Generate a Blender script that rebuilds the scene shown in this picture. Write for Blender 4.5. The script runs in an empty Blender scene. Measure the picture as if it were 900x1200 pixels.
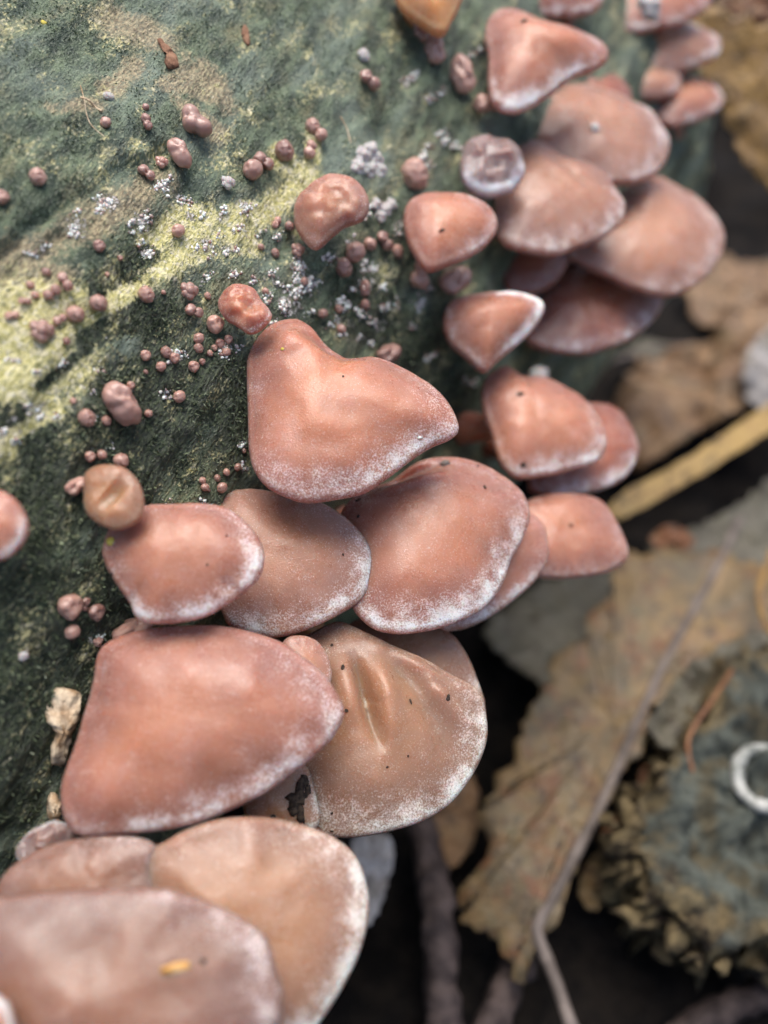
import bpy, math, random
import numpy as np
from mathutils import Vector
from mathutils.bvhtree import BVHTree

# ---------------------------------------------------------------- camera, world, sun, exposure
random.seed(7); RNG = np.random.default_rng(11)
scene = bpy.context.scene
COL = scene.collection
CM = 0.01                                   # everything below is thought out in centimetres
PITCH = math.radians(50); YAW_LOG = math.radians(53)
CAM_H = 19.6                                # camera height above the soil, cm
FPX = 1000.0                                # focal length in photo pixels (900 x 1200)
FWD = np.array([0, math.cos(PITCH), -math.sin(PITCH)])
UP = np.array([0, math.sin(PITCH), math.cos(PITCH)])
RIGHT = np.array([1.0, 0, 0])
CAM = np.array([0, 0, CAM_H])
FOCUS = 11.3

cd = bpy.data.cameras.new('camera'); cam = bpy.data.objects.new('camera', cd); COL.objects.link(cam)
cam.location = tuple(CAM * CM); cam.rotation_euler = (math.pi/2 - PITCH, 0, 0)
cd.sensor_fit = 'VERTICAL'; cd.sensor_height = 5.6; cd.sensor_width = 4.2
cd.lens = 5.6 * FPX / 1200
cd.clip_start = 0.002; cd.clip_end = 100
cd.dof.use_dof = True; cd.dof.focus_distance = FOCUS * CM
cd.dof.aperture_fstop = cd.lens / 3.7       # 3.7 mm entrance pupil
scene.camera = cam

SUN_FROM = np.array([0.0, 0.24, 0.97]); SUN_FROM /= np.linalg.norm(SUN_FROM)
w = bpy.data.worlds.new('World'); scene.world = w; w.use_nodes = True
nt = w.node_tree; bg = nt.nodes['Background']
sky = nt.nodes.new('ShaderNodeTexSky'); sky.sky_type = 'NISHITA'; sky.sun_disc = False
sky.sun_elevation = math.asin(SUN_FROM[2]); sky.sun_rotation = math.atan2(SUN_FROM[0], SUN_FROM[1])
sky.air_density = 1.0; sky.dust_density = 4.0; sky.ozone_density = 1.0
nt.links.new(sky.outputs[0], bg.inputs[0]); bg.inputs[1].default_value = 0.078
sd = bpy.data.lights.new('sun', 'SUN'); sd.energy = 1.5; sd.angle = math.radians(45); sd.color = (1, 0.96, 0.9)
sun = bpy.data.objects.new('sun', sd); COL.objects.link(sun)
sun.rotation_euler = Vector(tuple(SUN_FROM)).to_track_quat('Z', 'Y').to_euler()
scene.view_settings.view_transform = 'Standard'; scene.view_settings.look = 'None'
scene.view_settings.exposure = 1.3; scene.view_settings.gamma = 1
scene.view_settings.use_curve_mapping = False
scene.render.engine = 'CYCLES'
scene.cycles.use_denoising = True
scene.cycles.max_bounces = 5; scene.cycles.adaptive_threshold = 0.02
scene.cycles.caustics_reflective = False; scene.cycles.caustics_refractive = False

# ---------------------------------------------------------------- helpers
def nrm(v): v = np.asarray(v, float); return v / np.linalg.norm(v)
def ray(px, py): return RIGHT*(px-450)/FPX + UP*(600-py)/FPX + FWD      # depth 1
def pix(px, py, depth): return CAM + ray(px, py)*depth
def c2w(n): return RIGHT*n[0] + UP*n[1] - FWD*n[2]                      # (right, up, towards the viewer)

def _hash(ix, iy, iz, seed):
    h = (ix*374761393 + iy*668265263 + iz*2147483647 + seed*1274126177) & 0xffffffff
    h = ((h ^ (h >> 13))*1274126177) & 0xffffffff
    return ((h ^ (h >> 16)) & 0xffff)/65535.0*2 - 1
def vnoise(p, seed=0):
    p = np.asarray(p, float); i = np.floor(p).astype(np.int64); f = p - i
    f = f*f*f*(f*(f*6-15)+10); out = 0
    for dx in (0, 1):
        for dy in (0, 1):
            for dz in (0, 1):
                wgt = (f[..., 0] if dx else 1-f[..., 0])*(f[..., 1] if dy else 1-f[..., 1])*(f[..., 2] if dz else 1-f[..., 2])
                out = out + wgt*_hash(i[..., 0]+dx, i[..., 1]+dy, i[..., 2]+dz, seed)
    return out
def fbm(p, seed=0, oct=4, gain=0.5):
    s, a = 0, 1.0; p = np.asarray(p, float)
    for k in range(oct):
        s = s + a*vnoise(p, seed+k*17); p = p*2.03 + 5.3; a *= gain
    return s
def sstep(a, b, x): t = np.clip((x-a)/(b-a), 0, 1); return t*t*(3-2*t)

def mesh_np(name, verts, faces, smooth=True):
    """verts (n,3) in metres; faces: list of arrays (k,3|4)"""
    me = bpy.data.meshes.new(name); verts = np.asarray(verts, np.float32)
    me.vertices.add(len(verts)); me.vertices.foreach_set('co', verts.ravel())
    if not isinstance(faces, list): faces = [faces]
    faces = [np.asarray(f, np.int32) for f in faces if len(f)]
    loops = np.concatenate([f.ravel() for f in faces])
    starts, c = [], 0
    for f in faces:
        starts.append(np.arange(len(f), dtype=np.int32)*f.shape[1] + c); c += f.size
    starts = np.concatenate(starts)
    me.loops.add(len(loops)); me.loops.foreach_set('vertex_index', loops)
    me.polygons.add(len(starts)); me.polygons.foreach_set('loop_start', starts)
    me.update(calc_edges=True)
    me.polygons.foreach_set('use_smooth', np.full(len(starts), smooth))
    me.validate(); return me
def attr(me, name, vals):
    a = me.attributes.new(name, 'FLOAT', 'POINT'); a.data.foreach_set('value', np.asarray(vals, np.float32).ravel())
def link(name, data, mat=None, parent=None):
    o = bpy.data.objects.new(name, data); COL.objects.link(o)
    if mat is not None and data is not None and not data.materials: data.materials.append(mat)
    if parent is not None: o.parent = parent
    return o
def tag(o, label=None, cat=None, group=None, kind=None):
    if label: o['label'] = label
    if cat: o['category'] = cat
    if group: o['group'] = group
    if kind: o['kind'] = kind
    return o
def thing(name, at, label, cat, group=None):
    o = link(name, None); o.location = tuple(np.asarray(at)*CM); o.empty_display_size = 0.005
    return tag(o, label, cat, group)

def catmull(P, n, closed=True):
    P = np.asarray(P, float); m = len(P)
    if closed: Q = np.vstack([P[-1:], P, P[:2]]); segs = m
    else: Q = np.vstack([2*P[0]-P[1], P, 2*P[-1]-P[-2]]); segs = m-1
    out = []; per = 24
    for i in range(segs):
        p0, p1, p2, p3 = Q[i:i+4]; t = np.linspace(0, 1, per, endpoint=False)[:, None]
        out.append(0.5*((2*p1)+(-p0+p2)*t+(2*p0-5*p1+4*p2-p3)*t*t+(-p0+3*p1-3*p2+p3)*t**3))
    out = np.vstack(out)
    if not closed: out = np.vstack([out, P[-1:]])
    loop = np.vstack([out, out[:1]]) if closed else out
    s = np.concatenate([[0], np.cumsum(np.linalg.norm(np.diff(loop, axis=0), axis=1))])
    q = np.linspace(0, s[-1], n, endpoint=not closed)
    return np.stack([np.interp(q, s, loop[:, k]) for k in range(P.shape[1])], 1)

def tube(path, rad, n=10, seed=0, rough=0.0, close=True):
    """lumpy tube round a polyline (cm) -> verts (cm), faces"""
    path = np.asarray(path, float); rad = np.broadcast_to(rad, (len(path),)).astype(float)
    T = np.gradient(path, axis=0); T /= np.linalg.norm(T, axis=1)[:, None]
    ref = np.array([0.3, 0.2, 0.93]); V = []
    for p, t, r in zip(path, T, rad):
        a = np.cross(t, ref); a /= np.linalg.norm(a); b = np.cross(t, a)
        th = np.linspace(0, 2*np.pi, n, endpoint=False)
        V.append(p + r*(np.cos(th)[:, None]*a + np.sin(th)[:, None]*b))
    V = np.array(V).reshape(-1, 3)
    if rough:
        ctr = np.repeat(path, n, axis=0)
        V = ctr + (V-ctr)*(1 + rough*fbm(V*3.0/max(rad.max(), .05)*0.5, seed, 3)[:, None])
    F = []
    for i in range(len(path)-1):
        for j in range(n):
            F.append((i*n+j, i*n+(j+1) % n, (i+1)*n+(j+1) % n, (i+1)*n+j))
    tri = []
    if close:
        k = len(V); V = np.vstack([V, path[0], path[-1]])
        for j in range(n):
            tri.append((k, (j+1) % n, j)); b = (len(path)-1)*n; tri.append((k+1, b+j, b+(j+1) % n))
    return V, [np.array(F), np.array(tri)] if tri else [np.array(F)]

# ---------------------------------------------------------------- materials
class NT:
    def __init__(s, name):
        s.m = bpy.data.materials.new(name); s.m.use_nodes = True; s.t = s.m.node_tree
        s.p = s.t.nodes['Principled BSDF']; s.tc = s.t.nodes.new('ShaderNodeTexCoord')
    def _in(s, n, k, v):
        if v is None: return
        if isinstance(v, bpy.types.NodeSocket): s.t.links.new(v, n.inputs[k])
        else:
            if isinstance(v, tuple) and len(v) == 3 and n.inputs[k].type == 'RGBA': v = v + (1,)
            n.inputs[k].default_value = v
    def noise(s, scale, detail=3, rough=0.5, vec=None, dist=0.0):
        n = s.t.nodes.new('ShaderNodeTexNoise'); s._in(n, 'Vector', vec or s.tc.outputs['Object'])
        s._in(n, 'Scale', scale); s._in(n, 'Detail', detail); s._in(n, 'Roughness', rough); s._in(n, 'Distortion', dist)
        return n.outputs['Fac']
    def voro(s, scale, vec=None, out='Distance', feature='F1'):
        n = s.t.nodes.new('ShaderNodeTexVoronoi'); n.feature = feature; s._in(n, 'Vector', vec or s.tc.outputs['Object']); s._in(n, 'Scale', scale)
        return n.outputs[out]
    def mapping(s, scale=(1, 1, 1), rot=(0, 0, 0), vec=None):
        n = s.t.nodes.new('ShaderNodeMapping'); s._in(n, 'Vector', vec or s.tc.outputs['Object'])
        n.inputs['Scale'].default_value = scale; n.inputs['Rotation'].default_value = rot
        return n.outputs[0]
    def math(s, op, a, b=0.0, clamp=False):
        n = s.t.nodes.new('ShaderNodeMath'); n.operation = op; n.use_clamp = clamp; s._in(n, 0, a); s._in(n, 1, b); return n.outputs[0]
    def mix(s, f, a, b, blend='MIX'):
        n = s.t.nodes.new('ShaderNodeMix'); n.data_type = 'RGBA'; n.blend_type = blend
        s._in(n, 0, f); s._in(n, 6, a); s._in(n, 7, b); return n.outputs[2]
    def rng(s, v, a, b, c=0.0, d=1.0):
        n = s.t.nodes.new('ShaderNodeMapRange'); n.interpolation_type = 'SMOOTHSTEP'
        s._in(n, 0, v); s._in(n, 1, a); s._in(n, 2, b); s._in(n, 3, c); s._in(n, 4, d); return n.outputs[0]
    def at(s, name):
        n = s.t.nodes.new('ShaderNodeAttribute'); n.attribute_name = name; return n.outputs['Fac']
    def rand(s): return s.t.nodes.new('ShaderNodeObjectInfo').outputs['Random']
    def bump(s, h, strength=0.5, dist=0.0003, prev=None):
        n = s.t.nodes.new('ShaderNodeBump'); s._in(n, 'Strength', strength); s._in(n, 'Distance', dist); s._in(n, 'Height', h)
        if prev is not None: s._in(n, 'Normal', prev)
        return n.outputs[0]
    def set(s, **k):
        names = dict(col='Base Color', rough='Roughness', sss='Subsurface Weight', rad='Subsurface Radius', sscale='Subsurface Scale', sheen='Sheen Weight',
                     shrough='Sheen Roughness', shtint='Sheen Tint', coat='Coat Weight', crough='Coat Roughness', nor='Normal', spec='Specular IOR Level', trans='Transmission Weight')
        for a, v in k.items(): s._in(s.p, names[a], v)
        return s.m

def mat_jelly(name, base, warm, bloom, frostc, frost_amt=1.0, rough=0.31, sss=0.9):
    n = NT(name); frost = n.at('frost'); core = n.at('core'); rnd = n.rand()
    big = n.noise(80, 3, 0.5); mid = n.noise(420, 4, 0.6); fine = n.noise(4200, 2, 0.7); grain = n.noise(5200, 1, 0.5)
    c = n.mix(n.rng(n.math('ADD', core, n.math('MULTIPLY', n.math('SUBTRACT', big, 0.5), 1.5)), -0.1, 0.9), base, warm)
    c = n.mix(n.math('MULTIPLY', n.rng(n.noise(150, 5, 0.65, dist=0.8), 0.46, 0.80), 0.40), c, bloom)      # mealy bloom in soft patches
    c = n.mix(n.math('MULTIPLY', rnd, 0.30), c, tuple(x*0.72 for x in base))
    patchy = n.rng(n.noise(230, 4, 0.6), 0.30, 0.70, 0.35, 1.1)
    sp = n.math('ADD', n.math('MULTIPLY', n.math('SUBTRACT', fine, 0.5), 2.4), n.math('MULTIPLY', n.math('SUBTRACT', mid, 0.5), 1.0))
    fr = n.rng(n.math('ADD', n.math('MULTIPLY', n.math('MULTIPLY', frost, patchy), frost_amt), sp), 0.20, 1.35)
    c = n.mix(n.math('MULTIPLY', fr, 0.9), c, frostc)
    dust = n.math('MULTIPLY', n.rng(grain, 0.67, 0.75), 0.40)
    c = n.mix(dust, c, frostc)
    h = n.math('ADD', n.math('MULTIPLY', fine, 0.8), n.math('MULTIPLY', n.noise(1300, 2, 0.5), 0.5))
    b = n.bump(h, 0.40, 0.0002)
    n.p.subsurface_method = 'RANDOM_WALK'
    return n.set(col=c, rough=n.math('ADD', n.math('MULTIPLY', fr, 0.3), n.rng(n.noise(240, 4, 0.65), 0.3, 0.7, rough-0.10, rough+0.1)), sss=sss, rad=(1.0, 0.42, 0.24), sscale=0.005,
                 sheen=0.06, shrough=0.4, shtint=(0.95, 0.95, 1.0), nor=b, spec=0.5)
JELLY = mat_jelly('jelly_flesh', (0.33, 0.152, 0.116), (0.49, 0.205, 0.110), (0.47, 0.30, 0.28), (0.88, 0.79, 0.77))
JELLY_BROWN = mat_jelly('jelly_flesh_tan', (0.29, 0.165, 0.115), (0.39, 0.20, 0.104), (0.38, 0.26, 0.21), (0.88, 0.79, 0.73))
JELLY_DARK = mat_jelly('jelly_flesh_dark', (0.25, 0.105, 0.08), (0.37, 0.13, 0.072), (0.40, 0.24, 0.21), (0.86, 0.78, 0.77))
JELLY_AMBER = mat_jelly('jelly_flesh_amber', (0.26, 0.15, 0.10), (0.38, 0.19, 0.085), (0.36, 0.26, 0.21), (0.7, 0.58, 0.48), 0.6, 0.24, 1.0)
JELLY_GREY = mat_jelly('jelly_flesh_grey', (0.33, 0.175, 0.134), (0.46, 0.22, 0.126), (0.46, 0.33, 0.31), (0.88, 0.79, 0.77))
JELLY_MUTED = mat_jelly('jelly_flesh_muted', (0.21, 0.112, 0.085), (0.31, 0.15, 0.088), (0.29, 0.20, 0.18), (0.84, 0.76, 0.74), 0.8)
JELLY_ORANGE = mat_jelly('jelly_flesh_orange', (0.50, 0.25, 0.11), (0.62, 0.29, 0.085), (0.60, 0.42, 0.28), (0.9, 0.8, 0.7), 1.0, 0.3, 1.0)
JELLY_FROST = mat_jelly('jelly_flesh_frosty', (0.22, 0.16, 0.15), (0.26, 0.17, 0.15), (0.40, 0.36, 0.37), (0.66, 0.62, 0.64), 1.3)

def mat_bead():
    n = NT('bead_flesh'); rnd = n.rand()
    c = n.mix(rnd, (0.20, 0.085, 0.06), (0.52, 0.29, 0.215))
    c = n.mix(n.rng(n.noise(900, 3, 0.6), 0.45, 0.7), c, (0.50, 0.32, 0.27))
    fine = n.noise(5000, 2, 0.6)
    c = n.mix(n.math('MULTIPLY', n.rng(n.math('ADD', fine, n.math('MULTIPLY', n.math('SUBTRACT', n.noise(1500, 2, 0.6), 0.5), 0.6)), 0.50, 0.74), 0.55), c, (0.68, 0.53, 0.48))
    return n.set(col=c, rough=0.3, coat=0.7, crough=0.1, sss=0.4, rad=(1, 0.4, 0.25), sscale=0.0014, nor=n.bump(fine, 0.35, 0.00015), spec=0.5)
BEAD = mat_bead()
def mat_simple(name, a, b, scale, rough=0.7, bump=0.4, dist=0.0003, spec=0.3, detail=4, sss=0):
    n = NT(name); f = n.noise(scale, detail, 0.6)
    return n.set(col=n.mix(n.rng(f, 0.35, 0.65), a, b), rough=rough, nor=n.bump(n.noise(scale*2.7, detail, 0.65), bump, dist), spec=spec, sss=sss, sscale=0.001)
def mat_granule():
    n = NT('white_granule'); t = n.at('tint')
    return n.set(col=n.mix(t, (0.26, 0.13, 0.10), (0.80, 0.77, 0.73)), rough=0.2, spec=0.7, sss=0.3, sscale=0.0005)
GRANULE = mat_granule()
FROSTY = mat_simple('icy_grey_jelly', (0.74, 0.72, 0.70), (0.48, 0.43, 0.40), 1400, 0.14, 0.6, spec=0.7, sss=0.4)
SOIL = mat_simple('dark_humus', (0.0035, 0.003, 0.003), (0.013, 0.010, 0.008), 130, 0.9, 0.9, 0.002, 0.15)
CHIP = mat_simple('pale_chip', (0.78, 0.64, 0.46), (0.42, 0.26, 0.14), 380, 0.8, 1.0, 0.0006)
BARKBIT = mat_simple('bark_bit', (0.20, 0.10, 0.06), (0.32, 0.18, 0.11), 700, 0.8, 0.7)
DIRT = mat_simple('dirt', (0.018, 0.013, 0.011), (0.07, 0.05, 0.035), 1500, 0.9, 0.8, 0.0002)
TWIG = mat_simple('twig_bark', (0.03, 0.021, 0.02), (0.09, 0.066, 0.06), 260, 0.75, 0.9, 0.0006)
TWIG_PALE = mat_simple('pale_twig', (0.30, 0.22, 0.15), (0.17, 0.13, 0.10), 200, 0.7, 0.6, 0.0005)
RINGM = mat_simple('chalky_ring', (0.48, 0.48, 0.45), (0.20, 0.21, 0.19), 350, 0.75, 0.5, 0.0005)
YELLOWBIT = mat_simple('yellow_bit', (0.50, 0.40, 0.05), (0.62, 0.52, 0.12), 900, 0.6, 0.3)
ORANGEBIT = mat_simple('orange_bit', (0.62, 0.30, 0.06), (0.5, 0.40, 0.24), 700, 0.6, 0.4)

def mat_leaf(name, a, b, spots, rough=0.5):
    n = NT(name); f = n.noise(60, 6, 0.68, dist=0.7); g = n.noise(190, 6, 0.68, dist=0.5); rnd = n.rand()
    c = n.mix(n.rng(f, 0.36, 0.64), a, b)
    c = n.mix(n.math('MULTIPLY', n.rng(g, 0.48, 0.66), 0.85), c, spots)
    c = n.mix(n.math('MULTIPLY', n.rng(n.noise(120, 5, 0.65), 0.54, 0.70), 0.6), c, (0.15, 0.15, 0.085))
    c = n.mix(n.math('MULTIPLY', n.rng(n.noise(330, 5, 0.65), 0.50, 0.66), 0.8), c, (0.045, 0.03, 0.02))
    c = n.mix(n.math('MULTIPLY', rnd, 0.4), c, tuple(x*0.5 for x in b))
    vein = n.voro(420, out='Distance', feature='DISTANCE_TO_EDGE')
    h = n.math('ADD', n.math('MULTIPLY', n.rng(vein, 0.0, 0.12), 0.5), n.noise(500, 4, 0.6))
    return n.set(col=c, rough=rough, nor=n.bump(h, 0.5, 0.0004), spec=0.4, sheen=0.05)
LEAF_TAN = mat_leaf('leaf_tan', (0.27, 0.17, 0.065), (0.10, 0.075, 0.04), (0.19, 0.065, 0.022))
LEAF_GREY = mat_leaf('leaf_grey', (0.085, 0.08, 0.058), (0.13, 0.115, 0.08), (0.10, 0.085, 0.06))
LEAF_BROWN = mat_leaf('leaf_brown', (0.19, 0.10, 0.045), (0.30, 0.185, 0.095), (0.11, 0.055, 0.03))
LEAF_YELLOW = mat_leaf('leaf_yellow', (0.36, 0.21, 0.055), (0.22, 0.125, 0.04), (0.20, 0.11, 0.05))
LEAF_ORANGE = mat_leaf('leaf_orange', (0.24, 0.09, 0.03), (0.15, 0.06, 0.026), (0.30, 0.16, 0.07))
LEAF_STRIP = mat_leaf('leaf_strip', (0.46, 0.30, 0.10), (0.36, 0.23, 0.08), (0.30, 0.17, 0.06))
LEAF_PALE = mat_leaf('leaf_pale', (0.45, 0.43, 0.42), (0.30, 0.27, 0.25), (0.2, 0.16, 0.13))
VEIN = mat_simple('leaf_midrib', (0.20, 0.165, 0.145), (0.10, 0.08, 0.07), 150, 0.6, 0.5, 0.0004)

def mat_rotten():
    n = NT('rotten_wood'); f = n.noise(60, 5, 0.62); up = n.at('top')
    c = n.mix(n.rng(f, 0.38, 0.62), (0.032, 0.038, 0.034), (0.12, 0.132, 0.112))
    c = n.mix(n.math('MULTIPLY', n.rng(n.noise(140, 4, 0.6), 0.5, 0.66), 0.7), c, (0.11, 0.085, 0.045))
    e = n.mix(n.rng(n.noise(200, 4, 0.6), 0.4, 0.65), (0.20, 0.15, 0.075), (0.03, 0.02, 0.013))
    c = n.mix(up, e, c)
    return n.set(col=c, rough=0.75, nor=n.bump(n.noise(300, 6, 0.75), 1.0, 0.0016), spec=0.3)
ROTTEN = mat_rotten()

def mat_log():
    n = NT('mossy_wood'); yel = n.at('yellow'); tan = n.at('tan'); moss = n.at('moss'); uvw = n.t.nodes.new('ShaderNodeAttribute'); uvw.attribute_name = 'grain'
    v = uvw.outputs['Vector']                                   # (along, around, 0) in metres on the bark
    st = n.mapping((0.5, 1, 1), (0, 0, 0), v)
    big = n.noise(90, 5, 0.6, st); mid = n.noise(420, 5, 0.65, st); fine = n.noise(2200, 4, 0.65, v); fib = n.noise(2600, 3, 0.6, n.mapping((0.42, 1, 1), (0, 0, 0.1), v))
    g = n.mix(n.rng(mid, 0.36, 0.66), (0.020, 0.038, 0.021), (0.16, 0.21, 0.12))
    g = n.mix(n.math('MULTIPLY', n.rng(big, 0.44, 0.68), 0.65), g, (0.25, 0.31, 0.25))          # algae film, with blue-grey sky sheen put into its colour
    ol = n.rng(n.math('ADD', n.noise(130, 6, 0.7, st), n.math('MULTIPLY', n.math('SUBTRACT', fine, 0.5), 0.5)), 0.50, 0.72)
    g = n.mix(n.math('MULTIPLY', ol, 0.75), g, (0.34, 0.30, 0.15))
    g = n.mix(n.math('MULTIPLY', n.rng(fine, 0.52, 0.68), 0.6), g, (0.36, 0.42, 0.32))
    g = n.mix(n.math('MULTIPLY', n.rng(n.noise(3300, 3, 0.65, v), 0.52, 0.66), 0.75), g, (0.014, 0.020, 0.014))
    mg = n.mix(n.rng(fib, 0.38, 0.66), (0.012, 0.020, 0.012), (0.07, 0.092, 0.045))
    mm = n.rng(n.math('ADD', moss, n.math('MULTIPLY', n.math('SUBTRACT', n.noise(160, 5, 0.65, st), 0.5), 2.2)), 0.2, 0.8)
    c = n.mix(mm, g, mg)
    wide = n.noise(190, 6, 0.68, n.mapping((0.6, 1, 1), (0, 0, 0), v))
    def patch(a, w, lo, hi):
        s = n.math('ADD', a, n.math('ADD', n.math('MULTIPLY', n.math('SUBTRACT', wide, 0.5), 3.4), n.math('MULTIPLY', n.math('SUBTRACT', fib, 0.5), w)))
        s = n.math('ADD', s, n.math('MULTIPLY', n.math('SUBTRACT', n.noise(1500, 4, 0.7, v), 0.5), 2.0))
        return n.rng(s, lo, hi)
    tc = n.mix(n.rng(fib, 0.35, 0.62), (0.20, 0.14, 0.08), (0.54, 0.44, 0.27))
    c = n.mix(n.math('MULTIPLY', n.math('MULTIPLY', patch(n.math('MULTIPLY', tan, 1.3), 1.0, 0.20, 1.15), 0.9), n.rng(fine, 0.36, 0.58, 0.35, 1.0)), c, tc)
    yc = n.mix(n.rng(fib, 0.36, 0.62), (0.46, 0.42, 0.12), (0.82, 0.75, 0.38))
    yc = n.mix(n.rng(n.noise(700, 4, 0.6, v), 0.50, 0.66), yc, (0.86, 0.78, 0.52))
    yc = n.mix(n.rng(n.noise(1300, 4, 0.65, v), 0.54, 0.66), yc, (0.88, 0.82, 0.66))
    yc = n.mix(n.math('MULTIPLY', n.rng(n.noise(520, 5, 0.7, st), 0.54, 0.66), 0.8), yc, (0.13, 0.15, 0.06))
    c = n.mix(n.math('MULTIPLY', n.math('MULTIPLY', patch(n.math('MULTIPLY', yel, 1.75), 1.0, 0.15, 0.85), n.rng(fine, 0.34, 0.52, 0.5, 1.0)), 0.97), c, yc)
    cr = n.rng(n.math('ADD', n.math('MULTIPLY', n.at('crust'), 0.9), n.math('MULTIPLY', n.math('SUBTRACT', n.noise(1100, 5, 0.7, v), 0.5), 2.6)), 0.62, 0.9)
    c = n.mix(n.math('MULTIPLY', cr, 0.85), c, n.mix(n.rng(fine, 0.4, 0.6), (0.42, 0.30, 0.24), (0.86, 0.84, 0.82)))
    h = n.math('ADD', n.math('ADD', n.math('MULTIPLY', fine, 0.6), n.math('MULTIPLY', fib, 0.7)), n.math('ADD', n.math('MULTIPLY', mid, 1.2), n.math('MULTIPLY', cr, 0.5)))
    return n.set(col=c, rough=n.rng(mid, 0.3, 0.7, 0.30, 0.60), nor=n.bump(h, 1.0, 0.0008), spec=0.6)
LOGM = mat_log()
def mat_moss():
    n = NT('moss_leaf'); t = n.at('tint')
    c = n.mix(t, (0.016, 0.028, 0.014), (0.26, 0.31, 0.18))
    return n.set(col=c, rough=0.5, spec=0.45, sss=0)
MOSSM = mat_moss()

# ---------------------------------------------------------------- soil
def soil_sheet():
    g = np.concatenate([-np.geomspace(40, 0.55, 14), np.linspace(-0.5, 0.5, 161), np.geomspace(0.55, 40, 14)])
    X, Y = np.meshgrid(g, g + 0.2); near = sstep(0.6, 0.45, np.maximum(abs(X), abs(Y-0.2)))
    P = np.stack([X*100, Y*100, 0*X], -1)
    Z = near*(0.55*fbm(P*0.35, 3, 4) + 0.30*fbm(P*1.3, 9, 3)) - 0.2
    V = np.stack([X, Y, Z*CM], -1).reshape(-1, 3); n = len(g)
    i, j = np.meshgrid(np.arange(n-1), np.arange(n-1)); a = (j*n+i).ravel()
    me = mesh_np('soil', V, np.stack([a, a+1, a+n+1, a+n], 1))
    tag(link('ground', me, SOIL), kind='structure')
soil_sheet()

# ---------------------------------------------------------------- the log
LR, LPHI = 9.0, math.radians(20)
LD = np.array([math.cos(YAW_LOG), math.sin(YAW_LOG), 0]); LIN = np.array([-math.sin(YAW_LOG), math.cos(YAW_LOG), 0]); ZZ = np.array([0, 0, 1.0])
_P = pix(280, 640, 12.0)
LC = _P + LIN*LR*math.cos(LPHI) - ZZ*LR*math.sin(LPHI)      # a point on the axis
def uv_of(P):
    q = np.asarray(P) - LC; u = q@LD; a = np.arctan2(q@ZZ, q@(-LIN)); return u, a      # a = 0 on the fungus flank, rising over the top
def cyl_hit(px, py, R=LR):
    D = ray(px, py); o = CAM - LC
    Dp = D - LD*(D@LD); op = o - LD*(o@LD); A = Dp@Dp; B = 2*Dp@op; C = op@op - R*R; q = B*B-4*A*C
    if q < 0: return None
    return (-B-math.sqrt(q))/2/A
def uv_px(px, py):
    t = cyl_hit(px, py); return np.array(uv_of(pix(px, py, t)))
def band(u, a, pts):
    """soft mask of a painted band: pts (px, py, half width px) -> value per (u, a)"""
    out = np.zeros_like(u); k = []
    for px, py, wd in pts:
        t = cyl_hit(px, py)
        if t is None: continue
        q = uv_of(pix(px, py, t)); k.append((q[0], q[1]*LR, wd/FPX*t*1.15))
    x, y = u, a*LR
    for i in range(max(1, len(k)-1)):
        A = np.array(k[i]); B = np.array(k[min(i+1, len(k)-1)]); d = B[:2]-A[:2]; L = d@d + 1e-9
        s = np.clip(((x-A[0])*d[0] + (y-A[1])*d[1])/L, 0, 1)
        dist = np.hypot(x-A[0]-s*d[0], y-A[1]-s*d[1]); wd = A[2]+(B[2]-A[2])*s
        out = np.maximum(out, 1 - sstep(0.1, 1.9, dist/wd))
    return out
PATCHES = [(125, 240, 18, 60), (90, 268, 18, 50), (50, 295, 14, 30), (165, 262, 16, 60), (190, 218, 14, 50), (215, 228, 10, 22), (172, 295, 12, 36), (225, 250, 10, 22), (245, 285, 16, 36), (268, 290, 10, 22), (290, 240, 12, 34), (262, 252, 10, 14), (290, 270, 12, 16), (275, 318, 9, 12), (240, 330, 10, 14),
               (340, 355, 26, 110), (365, 330, 22, 80), (320, 330, 18, 40), (345, 310, 14, 30), (405, 370, 34, 100), (440, 330, 26, 60), (455, 380, 30, 80), (490, 350, 22, 40), (205, 418, 12, 46), (262, 408, 14, 44), (196, 462, 8, 18), (285, 520, 8, 16), (285, 550, 8, 12), (20, 500, 22, 40), (50, 480, 20, 34), (60, 425, 30, 16), (20, 420, 24, 18),
               (480, 95, 14, 30), (520, 160, 16, 40), (500, 190, 14, 24), (550, 60, 12, 14), (470, 260, 10, 16), (440, 245, 16, 36), (545, 90, 14, 20), (535, 500, 14, 14), (545, 450, 18, 16), (590, 330, 12, 8), (240, 583, 10, 6), (115, 752, 12, 20), (25, 768, 6, 3), (100, 465, 60, 10), (150, 520, 60, 10), (120, 400, 60, 12), (330, 280, 40, 24), (395, 300, 20, 20), (505, 110, 20, 26), (500, 415, 24, 22)]
YEL = [[(-40, 450, 62), (0, 428, 60), (50, 400, 44), (100, 370, 24), (140, 345, 16)], [(-20, 530, 14), (20, 505, 18), (55, 480, 16)]]  # bare yellow wood; sunlit patch at the left painted in as stronger cream
DARKP = [[(-15, 492, 20), (14, 486, 15)], [(95, 402, 10), (140, 378, 14), (190, 372, 24)], [(108, 348, 8), (150, 320, 13), (178, 296, 11)], [(40, 455, 5), (75, 430, 6), (100, 410, 5)], [(30, 520, 9), (60, 505, 9)]]
YEL2 = [[(130, 350, 14), (165, 325, 16), (215, 300, 18), (265, 268, 18), (320, 240, 14), (365, 200, 8), (372, 160, 8)], [(300, 285, 12), (250, 262, 18), (225, 285, 18)], [(330, 175, 10), (345, 195, 14)], [(170, 285, 10), (230, 250, 12)]]
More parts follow.
